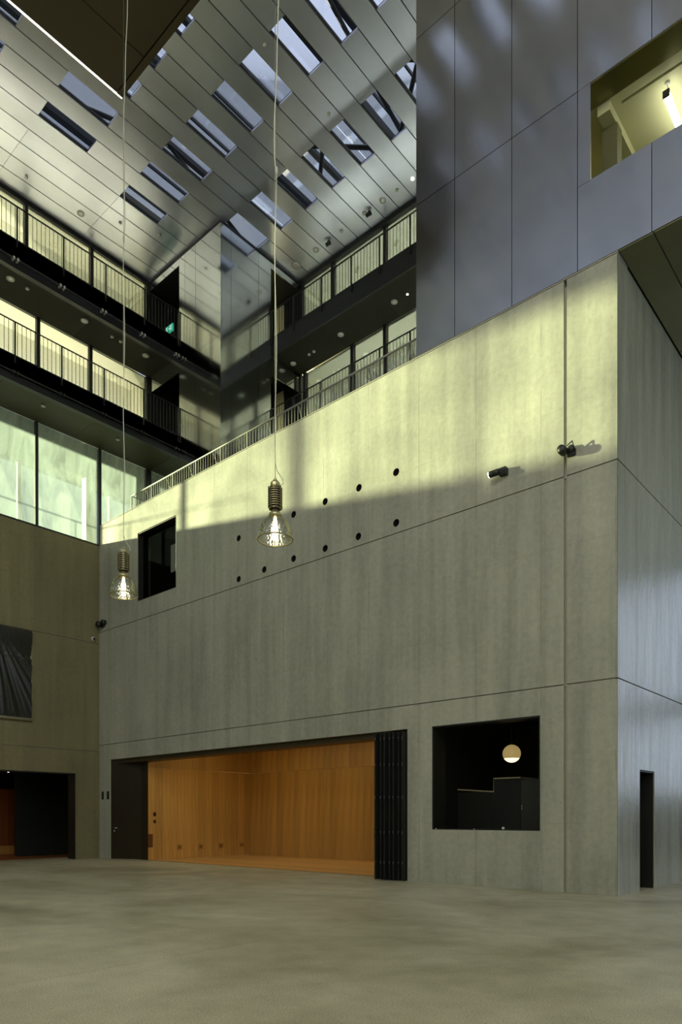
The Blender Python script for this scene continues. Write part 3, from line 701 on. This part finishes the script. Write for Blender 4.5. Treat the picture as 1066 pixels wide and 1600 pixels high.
# angled black door leaf at the left end of the opening
def poly_slab(name, pts, z0, z1, th, mat, parent=None):
    """vertical slab between plan points with a thickness, in plan order"""
    bm = bmesh.new(); (xa, ya), (xb, yb) = pts; d = Vector((xb - xa, yb - ya, 0)).normalized(); nn = Vector((-d.y, d.x, 0)) * th
    v = []
    for z in (z0, z1):
        for p in (Vector((xa, ya, 0)), Vector((xb, yb, 0)), Vector((xb, yb, 0)) + nn, Vector((xa, ya, 0)) + nn): v.append(bm.verts.new((p.x, p.y, z)))
    for f in ((0, 1, 2, 3), (4, 5, 6, 7), (0, 1, 5, 4), (1, 2, 6, 5), (2, 3, 7, 6), (3, 0, 4, 7)): bm.faces.new([v[i] for i in f])
    return bm_obj(name, bm, M[mat], parent)
M['door_brown'] = plain('door_brown', (0.028, 0.02, 0.009), 0.4, 0.2)
d2 = tag(empty('door_2', (-22.1, Y0, 0)), 'tall dark brown door leaf standing open at the left of the wooden room', kind='structure')
dlf = poly_slab('door_leaf', ((-22.11, Y0 + .012), (-20.97, 13.40)), 0.01, 3.44, .05, 'door_brown', d2)
dv = Vector((1.14, .478, 0)).normalized(); hp = Vector((-22.11, Y0 + .012, 1.08)) + dv * .14; nv = Vector((dv.y, -dv.x, 0))
tube('door_handle', [hp, hp + nv * .06, hp + nv * .06 + dv * .16], .012, 'bright_trim', dlf)
tube('keyhole_rose', [hp - Vector((0, 0, .1)), hp + nv * .012 - Vector((0, 0, .1))], .025, 'grey_device', dlf)
poly_slab('side_jamb', ((-20.97, 13.395), (-20.60, 13.395)), 0.0, 3.4, .03, 'door_brown', d2)
# folded black panels at the right end
fd = tag(empty('folding_door', (-9.8, 12.9, 0)), 'stack of folded tall black door panels at the right of the wooden room', 'door')
fx = [-10.12, -10.0, -9.9, -9.79, -9.69, -9.58, -9.48, -9.40]; prev = None
for i in range(7):
    ya, yb = (12.62, 13.3) if i % 2 == 0 else (13.3, 12.62)
    if i % 2 == 0: a_, b2 = (fx[i], 12.62 + i * .03), (fx[i] + .07, 13.3)
    else: a_, b2 = (fx[i], 12.64 + i * .03), (fx[i] + .06, 13.3)
    dp = poly_slab('door_panel', (a_, b2), .02, 3.40, -.045, 'black_steel', fd)
    for z in (.35, 1.05, 1.85, 2.6, 3.2):
        lathe('hinge', [(.014, z), (.014, z + .09)], 'dark_steel', dp, (a_[0] + .03, a_[1] - .012, 0), 8)
tube('pull_handle', [(-10.125, 12.7, 1.0), (-10.18, 12.7, 1.0), (-10.18, 12.7, 1.2), (-10.125, 12.7, 1.2)], .01, 'dark_steel', fd)
for k, x in enumerate((-22.63, -22.28)):
    tag(box('wall_plate', x - .06, x + .06, Y0 - .02, Y0 + .01, 2.08, 2.36, 'black', None, .004), ['black wall plate at the corner left of the brown door leaf', 'black wall plate right beside the brown door leaf'][k], 'plate')

# ------------------------------------------------------------------ square bar window with globe lamp
w7 = tag(empty('window_7', (-7.4, Y0, 1.18)), 'large near-square window with black room and globe lamp behind', kind='structure')
boxes('window_frame', [(-8.72, -8.69, Y0 + .01, Y0 + .495, 1.18, 3.46), (-6.20, -6.17, Y0 + .01, Y0 + .495, 1.18, 3.46), (-8.72, -6.17, Y0 + .01, Y0 + .35, 3.43, 3.46), (-8.72, -6.17, Y0 + .01, Y0 + .495, 1.18, 1.2)], 'black', w7)
box('pane', -8.69, -6.20, Y0 + .03, Y0 + .04, 1.2, 3.43, 'bar_glass', w7)
lathe('frame_bolt', [(0.0, Y0 - .003), (.03, Y0 - .003), (.03, Y0 + .02)], 'grey_device', w7, (-6.98, 0, 1.225), 12, 'Y')
for x in (-8.62, -7.66): lathe('frame_bolt', [(0.0, Y0 - .003), (.012, Y0 - .003), (.012, Y0 + .02)], 'grey_device', w7, (x, 0, 1.2), 8, 'Y')
for nm, bx in (('wall_bar_left', (-9.15, -9.1, yy, 17.5, .02, 3.9)), ('wall_bar_right', (-5.1, -5.06, yy, 17.5, .02, 3.9)), ('wall_bar_back', (-9.1, -5.1, 17.5, 17.6, .02, 3.9)), ('ceiling_bar', (-9.15, -5.06, yy, 17.6, 3.9, 4)), ('floor_bar', (-9.15, -5.06, yy, 17.6, -.05, .02))):
    tag(boxes(nm, [bx], 'black'), 'black-painted surface of the dark room behind the square window', kind='structure')
st = tag(empty('stepped_counter', (-8, 14.5, 0)), 'black stepped counter with thin wooden top edges behind the square window', 'counter')
box('low_body', -9.05, -8.08, 14.5, 15.3, .02, 2.05, 'black', st)
bm = bmesh.new(); v = [bm.verts.new(p) for p in ((-9.05, 14.49, 2.10), (-8.07, 14.49, 2.03), (-8.07, 14.49, 2.055), (-9.05, 14.49, 2.135), (-9.05, 15.3, 2.10), (-8.07, 15.3, 2.03), (-8.07, 15.3, 2.055), (-9.05, 15.3, 2.135))]
for f in ((0, 1, 2, 3), (4, 5, 6, 7), (0, 1, 5, 4), (1, 2, 6, 5), (2, 3, 7, 6), (3, 0, 4, 7)): bm.faces.new([v[i] for i in f])
M['edge_wood'] = plain('edge_wood', (0.42, 0.33, 0.2), 0.5)
bm_obj('low_top', bm, M['edge_wood'], st)
box('high_body', -8.075, -7.40, 14.5, 15.3, .02, 2.33, 'black', st)
box('high_top', -8.08, -7.40, 14.49, 15.3, 2.335, 2.365, 'edge_wood', st)
box('edge_strip', -8.082, -8.074, 14.488, 14.5, 2.04, 2.34, 'edge_wood', st)
cbn = tag(empty('tall_cabinet', (-6.9, 14.4, 0)), 'charcoal cabinet right of the stepped counter behind the square window', 'cabinet')
M['charcoal'] = plain('charcoal', (0.03, 0.03, 0.025), 0.4)
box('body', -7.34, -6.3, 14.4, 15.2, .02, 2.30, 'charcoal', cbn); cd_ = box('door', -7.33, -6.85, 14.385, 14.398, .05, 2.28, 'charcoal', cbn)
tube('handle', [(-7.30, 14.385, 1.62), (-7.30, 14.36, 1.62), (-7.30, 14.36, 1.72), (-7.30, 14.385, 1.72)], .006, 'grey_device', cd_, 6)
gl = tag(empty('globe_lamp', (-7.62, 14.5, 2.9)), 'round cream glass globe lamp with glowing bottom behind the square window', 'lamp')
R_ = .205; cz = 2.90
lathe('upper_glass', [(R_ * math.cos(a), cz + R_ * math.sin(a)) for a in [math.radians(-32 + 12.2 * i) for i in range(11)]], 'globe_cream', gl, (-7.62, 14.5, 0), 28)
lathe('lower_glass', [(R_ * .99 * math.cos(a), cz + R_ * .99 * math.sin(a)) for a in [math.radians(-90 + 58 * i / 6) for i in range(7)]], 'globe_bright', gl, (-7.62, 14.5, 0), 28)
lathe('cap', [(.05, cz + R_ - .01), (.05, cz + R_ + .03), (.02, cz + R_ + .06)], 'dark_steel', gl, (-7.62, 14.5, 0), 12)
tube('stem', [(-7.62, 14.5, cz + R_ + .05), (-7.62, 14.5, 3.9)], .01, 'black_steel', gl, 6)

# square dark window high on the left of the front wall
w8 = tag(empty('window_8', (-19.35, Y0, 8.62)), 'dark square window high at the left of the front wall', kind='structure')
boxes('window_frame', [(-20.43, -20.40, Y0 + .02, Y0 + .4, 8.62, 10.88), (-18.31, -18.28, Y0 + .1, Y0 + .4, 8.62, 10.88), (-20.4, -18.31, Y0 + .02, Y0 + .4, 10.85, 10.88), (-20.4, -18.31, Y0 + .02, Y0 + .4, 8.62, 8.65)], 'black', w8)
box('reveal_strip', -18.285, -18.272, Y0 - .004, Y0 + .1, 8.62, 10.88, 'steel_tower', w8)
box('pane', -20.4, -18.31, Y0 + .2, Y0 + .21, 8.65, 10.85, 'dark_glass', w8)
boxes('dark_room', [(-21, -17.5, 16, 16.1, 8.3, 11.4), (-21, -20.9, yy, 16, 8.3, 11.4), (-17.6, -17.5, yy, 16, 8.3, 11.4), (-21, -17.5, yy, 16, 8.2, 8.3), (-21, -17.5, yy, 16, 11.3, 11.4)], 'black', w8)
M['pale_blind'] = plain('pale_blind', (0.2, 0.22, 0.16), 0.5, 0, (.5, .55, .4), 0.35)  # emission put into the slats so the inner window looks lit
ib = tag(empty('inner_window', (-20, 14, 10.2)), 'small pale slatted panel inside the dark square window', 'panel')
for k in range(4): ubox('slat', -20.12 + k * .085, -20.05 + k * .085, 14.0, 14.02, 9.80, 10.72, 'pale_blind', ib)

# round ports
for k, (x, z) in enumerate(ports):
    row = 'upper' if z > 9 else 'lower'; i = k if k < 5 else k - 5; nn_ = 5 if k < 5 else 6
    od = ['leftmost', 'second from left', 'third from left', 'fourth from left', 'fifth from left', 'rightmost'][i if i < nn_ - 1 else 5]
    tag(lathe('wall_port', [(.087, Y0 + .004), (.087, Y0 + .22), (0, Y0 + .22)], 'black', None, (x, 0, z), 24, 'Y', cap=False), 'round black hole in the concrete front wall, %s in the %s row' % (od, row), 'port', 'round ports in the front wall')

# ------------------------------------------------------------------ wall fixtures
sp = tag(empty('wall_spotlight', (-7.05, Y0, 8.47)), 'small lit black wall spotlight on the front wall beside the long joint', 'spotlight')
lathe('head', [(.05, -.19), (.065, -.17), (.065, .02), (.05, .03)], 'black_steel', sp, (-7.02, Y0 - .16, 8.47), 16, 'X')
lathe('lens', [(0.0, -.195), (.055, -.192), (.058, -.17)], 'lamp_emit', sp, (-7.02, Y0 - .16, 8.47), 16, 'X')
tube('bracket', [(-7.0, Y0 - .12, 8.48), (-6.95, Y0 + .0, 8.5)], .03, 'black_steel', sp)
box('box', -7.02, -6.86, Y0 - .12, Y0, 8.42, 8.56, 'black_steel', sp)
s2_ = tag(empty('wall_floodlight', (-5.65, Y0, 8.42)), 'round black floodlight with bracket on the vertical wall groove', 'floodlight')
lathe('head', [(.0, -.25), (.075, -.25), (.085, -.2), (.085, -.1), (.05, -.06)], 'black_steel', s2_, (-5.63, Y0 - .02, 8.42), 18, 'Y')
lathe('drum', [(.06, -.06), (.06, .02)], 'dark_steel', s2_, (-5.52, Y0 - .02, 8.47), 14, 'Y')
tube('bracket', [(-5.56, Y0 - .15, 8.50), (-5.45, Y0 - .15, 8.55), (-5.42, Y0 - .15, 8.42), (-5.45, Y0, 8.40)], .014, 'dark_steel', s2_)
box('base', -5.60, -5.44, Y0 - .05, Y0, 8.34, 8.46, 'black_steel', s2_)
s3 = tag(empty('wall_floodlight', (-22.6, Y0, 8.24)), 'black floodlight in the left corner of the front wall', 'floodlight')
lathe('head', [(.0, -.24), (.10, -.24), (.11, -.14), (.06, -.08)], 'black_steel', s3, (-22.62, Y0, 8.22), 14, 'Y')
lathe('drum', [(.09, -.14), (.09, .0)], 'black_steel', s3, (-22.47, Y0, 8.29), 12, 'Y')
box('base', -22.68, -22.5, Y0 - .09, Y0, 8.15, 8.36, 'black_steel', s3)
cm = tag(empty('dome_camera', (XL, 12.66, 7.75)), 'small round pale camera near the corner of the left wall', 'camera')
lathe('housing', [(.07, .0), (.075, .05), (.06, .09)], 'grey_device', cm, (XL, 12.66, 7.74), 16, 'X')
lathe('lens', [(.05, .085), (.035, .12), (0, .13)], 'black', cm, (XL, 12.66, 7.73), 14, 'X')

# plastic sheet over the opening in the left wall
pf = tag(empty('plastic_sheet', (XL, 9, 4.6)), 'crumpled dark plastic sheet taped over the opening in the left wall', 'sheet')
bm = bmesh.new(); ny, nz = 90, 80; grid = []
ya, yb, za, zb = 7.35, 10.46, 4.70, 7.56
for i in range(ny + 1):
    row = []
    for j in range(nz + 1):
        u = i / ny; w_ = j / nz
        ang = math.atan2((1 - w_) + .05, (u - .62))
        fold = .026 * (math.sin(ang * 23) * .7 + .6 * math.sin(ang * 41 + 2) + .6 * math.sin(ang * 67 + 5 * u) + .4 * math.sin(ang * 103)) * min(1, 2.5 * w_ * (1 - w_) + .2) * (1 if w_ < .72 else .25)
        fold += .05 * math.sin(9 * u + 7 * w_) * math.sin(math.pi * u) * math.sin(math.pi * w_)
        if w_ > .68: fold += .05 * math.cos((w_ - .68) * 12 + u * 3)
        fold += random.uniform(-.004, .004)
        row.append(bm.verts.new((XL + .07 + .95 * fold, ya + u * (yb - ya), za + w_ * (zb - za))))
    grid.append(row)
for i in range(ny):
    for j in range(nz): bm.faces.new((grid[i][j], grid[i + 1][j], grid[i + 1][j + 1], grid[i][j + 1]))
bm_obj('film', bm, M['film'], pf, True)
tube('bottom_roll', [(XL + .06, ya, 4.66), (XL + .07, 8.6, 4.64), (XL + .06, yb, 4.65)], .055, 'pale_tape', pf)
box('edge_tape', XL, XL + .02, yb - .02, yb + .03, 4.66, 7.5, 'pale_tape', pf)

box('dark_lining', XL - .44, XL - .40, 7.3, 10.6, 4.6, 7.5, 'black', wl)  # unseen black backing added to stop sun leaking past the sheet
# dark room behind the left doorway
boxes('doorway_lining', [(XL - .46, XL - .004, 11.985, 12.019, 0, 2.968), (XL - .46, XL - .004, 6.6, 12.019, 2.93, 2.968)], 'black_steel', wl)
dl = tag(empty('wall_left_room', (-27, 9, 0)), 'dark lobby with brown timber wall behind the left doorway', kind='structure')
boxes('dark_lining', [(-31, XL - .45, 13.8, 13.9, 0, 3.3), (-31, XL - .45, 3, 14, 3.1, 3.3), (-31, XL - .45, 2.9, 3, 0, 3.3), (-31.1, -31, 3, 14, 0, 3.3)], 'black', dl)
box('lobby_floor', -31, XL - .45, 3, 13.8, -.3, -.01, 'wood_dark', dl)
for k in range(8): ubox('wood_panel', -28.1, -28.0, 8.0 + k * .56, 8.555 + k * .56, .35, 2.55, 'wood_dark', dl)
box('skirting', -28.1, -27.96, 8.0, 12.4, 0, .34, 'wood', dl)
boxes('partition', [(-26.4, -26.2, 11.45, 13.8, 0, 3.1)], 'black_steel', dl)
area('lobby_light', (-26.8, 9.6, 3.0), (-27.4, 10.4, 0), 1.0, 2.5, 16, (1.0, .5, .2))
for k, (x, y_) in enumerate(((-25.6, 10.9), (-25.5, 11.2))):
    tag(lathe('downlight', [(0, 3.07), (.028, 3.07), (.035, 3.1)], 'spot_emit', None, (x, y_, 0), 14), ['small oval downlight left of two in the dark left doorway', 'small round downlight right of two in the dark left doorway'][k], 'downlight')

# ------------------------------------------------------------------ pendant lamps
def pendant(x, y, top, label, bend, wob):
    p = tag(empty('pendant_lamp', (x, y, 6.2)), label, 'lamp')
    c = (x, y, 0); zr_ = 6.24
    prof = [(.300, zr_ - .02), (.298, zr_), (.290, zr_ + .07), (.274, zr_ + .14), (.248, zr_ + .21), (.208, zr_ + .28), (.16, zr_ + .332), (.11, zr_ + .362), (.08, zr_ + .385)]
    bell = lathe('bell_shade', prof, 'hammered', p, c, 40, cap=False)
    lathe('shade_rim', [(.292, zr_ - .03), (.308, zr_ - .03), (.308, zr_ - .008), (.292, zr_ - .008), (.292, zr_ - .03)], 'brass', bell, c, 40, cap=False)
    lathe('neck', [(.105, zr_ + .36), (.115, zr_ + .40), (.10, zr_ + .43), (.06, zr_ + .45), (.055, zr_ + .52)], 'brass', p, c, 24)
    z = zr_ + .50
    core = lathe('housing_core', [(.07, z - .01), (.082, z), (.082, z + .39), (.07, z + .40)], 'black', p, c, 20)
    for k in range(10):
        r_ = .125 if 0 < k < 9 else .110
        lathe('fin', [(.08, z), (r_, z + .003), (r_, z + .017), (.08, z + .020)], 'bronze', core, c, 16, smooth=False, cap=False); z += .0395
    bm = bmesh.new()
    for k in range(8):
        a = k * math.pi / 4 + .2; ca, sa = math.cos(a) * .118, math.sin(a) * .118
        abox(bm, x + ca - .005, x + ca + .005, y + sa - .005, y + sa + .005, zr_ + .505, z - .01)
    bm_obj('housing_ribs', bm, M['bronze'], p)
    lathe('top_cap', [(.085, z), (.085, z + .05), (.06, z + .085), (.035, z + .10), (.03, z + .125)], 'brass', p, c, 10, smooth=False)
    tube('eye_hook', [(x, y, z + .12), (x + .02, y, z + .145), (x, y, z + .17), (x - .02, y, z + .145), (x, y, z + .125)], .006, 'brass', p, 6)
    lathe('bulb', [(.0, zr_ - .045), (.035, zr_ - .03), (.048, zr_ + .03), (.045, zr_ + .18), (.03, zr_ + .30), (.02, zr_ + .37)], 'lamp_emit', p, c, 16)
    tube('suspension_wire', [(x, y, z + .165), (x, y, top)], .005, 'wire', p, 6)
    # power cable: thin at the bottom, a thicker pale sleeve higher up, with slack waves
    rx, ry = math.cos(YAW), math.sin(YAW)
    pts = [(x + .085 * rx, y + .085 * ry, z + .01), (x + .14 * rx, y + .14 * ry, z + .05), (x + .13 * rx, y + .13 * ry, z + .12), (x + .03 * rx, y + .03 * ry, z + .27)]
    zz = z + .4
    while zz < bend:
        s_ = .015 * math.sin(zz * 2.1 + wob) + .01; pts.append((x + s_ * rx, y + s_ * ry, zz)); zz += .35
    tube('power_cable', pts, .0075, 'cable', p, 6)
    pts2 = [pts[-1]]
    while zz < top:
        s_ = .02 * math.sin(zz * 1.3 + wob) + .006 * math.sin(zz * 4.1) + .012 * (zz - bend); pts2.append((x + min(s_, .09) * rx, y + min(s_, .09) * ry, zz)); zz += .3
    pts2.append((pts2[-1][0], pts2[-1][1], top))
    tube('cable_sleeve', pts2, .0105, 'cable', p, 6)
    lathe('cable_joint', [(.016, bend - .1), (.022, bend - .05), (.016, bend + .02)], 'grey_device', p, (pts2[0][0], pts2[0][1], 0), 8)
    return p
pendant(-8.79, 8.24, 19.6, 'large nearer pendant lamp with hammered glass bell before the row of round holes', 12.6, .4)
pendant(-13.44, 8.15, 19.6, 'farther pendant lamp with glass bell beside the dark square window at the left', 13.9, 2.0)

# ------------------------------------------------------------------ small ceiling devices
def device(x, y, z, r, kind, label, group=None):
    if kind == 'speaker':
        o = tag(empty('ceiling_speaker', (x, y, z)), label, 'speaker', group)
        lathe('ring', [(r * .75, z - .002), (r * .8, z - .02), (r, z - .02), (r, z)], 'grey_device', o, (x, y, 0), 20, cap=False)
        lathe('cone', [(0, z - .012), (r * .45, z - .015), (r * .78, z - .004)], 'white', o, (x, y, 0), 16)
    elif kind == 'detector':
        tag(lathe('smoke_detector', [(r * .5, z - .05), (r, z - .035), (r, z)], 'grey_device', None, (x, y, 0), 16), label, 'detector', group)
    elif kind == 'spot':
        o = tag(empty('ceiling_spotlight', (x, y, z)), label, 'spotlight', group)
        tube('stem', [(x, y, z), (x, y, z - .08)], .015, 'black_steel', o)
        tube('head', [(x - .09, y - .02, z - .16), (x + .07, y + .05, z - .08)], [.055, .07], 'black_steel', o, 12)
    elif kind == 'light':
        tag(lathe('downlight', [(0, z - .012), (r, z - .012), (r, z)], 'spot_emit', None, (x, y, 0), 14), label, 'downlight', group)
q = ZC
device(-13.49, 17.99, q, .05, 'detector', 'small sensor on the steel ceiling near the steel volume', None)
device(-14.08, 17.99, q, .11, 'speaker', 'round ceiling speaker on the steel ceiling right of the twin spotlights')
device(-14.66, 17.97, q, .1, 'spot', 'larger of the twin black spotlights on the steel ceiling')
device(-14.83, 17.96, q, .07, 'detector', 'dark little sensor beside the twin spotlights on the steel ceiling')
device(-15.87, 17.98, q, .05, 'detector', 'tiny round sensor between the two black ceiling spotlights')
device(-16.47, 17.96, q, .1, 'spot', 'single black spotlight on the steel ceiling left of the twin ones')
device(-17.08, 17.99, q, .11, 'speaker', 'round ceiling speaker nearest the tower on the right ceiling strip')
device(-18.1, 18.0, q, .16, 'detector', 'wide grey cylinder detector on the steel ceiling by the tower corner')
device(-12.9, 18.01, q, .05, 'light', 'tiny bright downlight on the steel ceiling beside the steel volume')
device(-13.55, 12.33, q, .05, 'detector', 'small grey sensor on a ceiling panel between skylight slots by the cable')
device(-13.5, 14.75, q, .05, 'detector', 'small dark sensor on a ceiling panel in the middle of the slots')
device(-21.94, 11.71, q, .12, 'speaker', 'round ceiling speaker above the upper left gallery glazing')
device(-21.27, 12.77, q, .05, 'detector', 'small sensor on the steel ceiling right of the left ceiling speaker')
device(-20.68, 13.93, q, .05, 'detector', 'small sensor on the steel ceiling left of the tower top')
device(-21.95, 9.9, q, .05, 'detector', 'small sensor on the pale ceiling panels far left')
for yq, lab in ((9.36, 'leftmost'), (11.79, 'middle'), (14.13, 'rightmost')):
    device(-21.84, yq, 18.02, .12, 'speaker', 'round speaker in the soffit of the upper left gallery, %s of three' % lab, 'speakers under the upper left gallery')
for yq, lab in ((9.88, 'beside the leftmost speaker'), (12.80, 'between the middle and right speakers'), (13.13, 'smallest, before the right speaker')):
    device(-21.83, yq, 18.02, .06, 'detector', 'little sensor under the upper left gallery, ' + lab)
for yq, lab in ((10.37, 'left'), (13.0, 'right')):
    device(-21.8, yq, 14.55, .07, 'detector', 'flat little sensor in the soffit of the lower left gallery, ' + lab + ' one')
for xq, lab in ((-13.66, 'nearest the steel volume'), (-15.97, 'middle one'), (-18.3, 'nearest the tower')):
    device(xq, 18.06, 18.12, .11, 'speaker', 'round speaker under the upper back gallery, ' + lab, 'speakers under the upper back gallery')
device(-13.15, 18.08, 18.12, .03, 'light', 'tiny bright downlight under the upper back gallery')
for xq, lab in ((-17.26, 'larger'), (-17.5, 'smaller')): device(xq, 18.07, 18.12, .05, 'detector', lab + ' of two sensors under the upper back gallery between speakers')

# ------------------------------------------------------------------ the rest of the hall, behind and beside the camera
we = tag(empty('wall_east', (9, 0, 0)), 'concrete and steel east wall of the hall', kind='structure')
boxes('lower_wall', [(9, 9.4, -13, 13, 0, 5.0), (9, 9.4, 13, 31, 0, 1.0), (9, 9.4, -13, 31, 10.5, 11.8), (9, 9.4, -13, 31, 20.8, 24.5), (9, 9.4, -13, 31, 15.5, 16.2)], 'conc_plain', we)
boxes('pier', [(9, 9.4, y_, y_ + .5, 5.0, 21) for y_ in (-13, -9, -5, -1, 3, 7, 11, 17, 23, 30)], 'conc_plain', we)
wso = tag(empty('wall_south', (0, -13, 0)), 'concrete south wall with gallery openings behind the camera', kind='structure')
boxes('wall', [(-24, 9.4, -13.4, -13, 0, 8), (-24, 9.4, -13.4, -13, 11.2, 12.4), (-24, 9.4, -13.4, -13, 20.6, 24.5), (-24, 9.4, -13.4, -13, 16, 16.8)] + [(x, x + .6, -13.4, -13, 6, 21) for x in (-24, -19.8, -15.6, -11.4, -7.2, -3, 1.2, 5.4, 8.8)], 'conc_plain', wso)
wn = tag(empty('wall_passage_end', (0, 31, 0)), 'glazed end of the side passage', kind='structure')
boxes('frame', [(XR - .4, 9, 31, 31.3, 0, 2.4), (XR - .4, 9, 31, 31.3, 5.6, 6.3), (XR - .4, 9, 31, 31.3, 11.5, 12)] + [(x, x + .12, 31, 31.2, 2.4, 11.5) for x in (-4.66, -2, .6, 3.2, 5.8, 8.6)], 'dark_steel', wn)
for nm, bx in (('wall_void_west', (XL - .6, XL - .1, -13, 21, 21.75, 24.5)), ('wall_void_north', (XL, 9, 20.5, 20.8, 21.75, 24.5)),
               ('wall_outer_west', (XL - 1.4, XL - 1.26, -13, 14.9, 14.8, 21.7)), ('wall_outer_north', (XT - 3, -9, YB + 1.36, YB + 1.5, 11.8, 21.7)),
               ('wall_corner', (XL - 1.4, XT - .3, YT + 1.42, YT + 1.6, 15, 21.5)), ('wall_recess', (XL - .1, XL - .01, YT + .06, YT + 1.4, 11.5, 21.5))):
    tag(boxes(nm, [bx], 'black' if nm == 'wall_recess' else 'conc_plain'), 'plain outer wall closing the building shell', kind='structure')
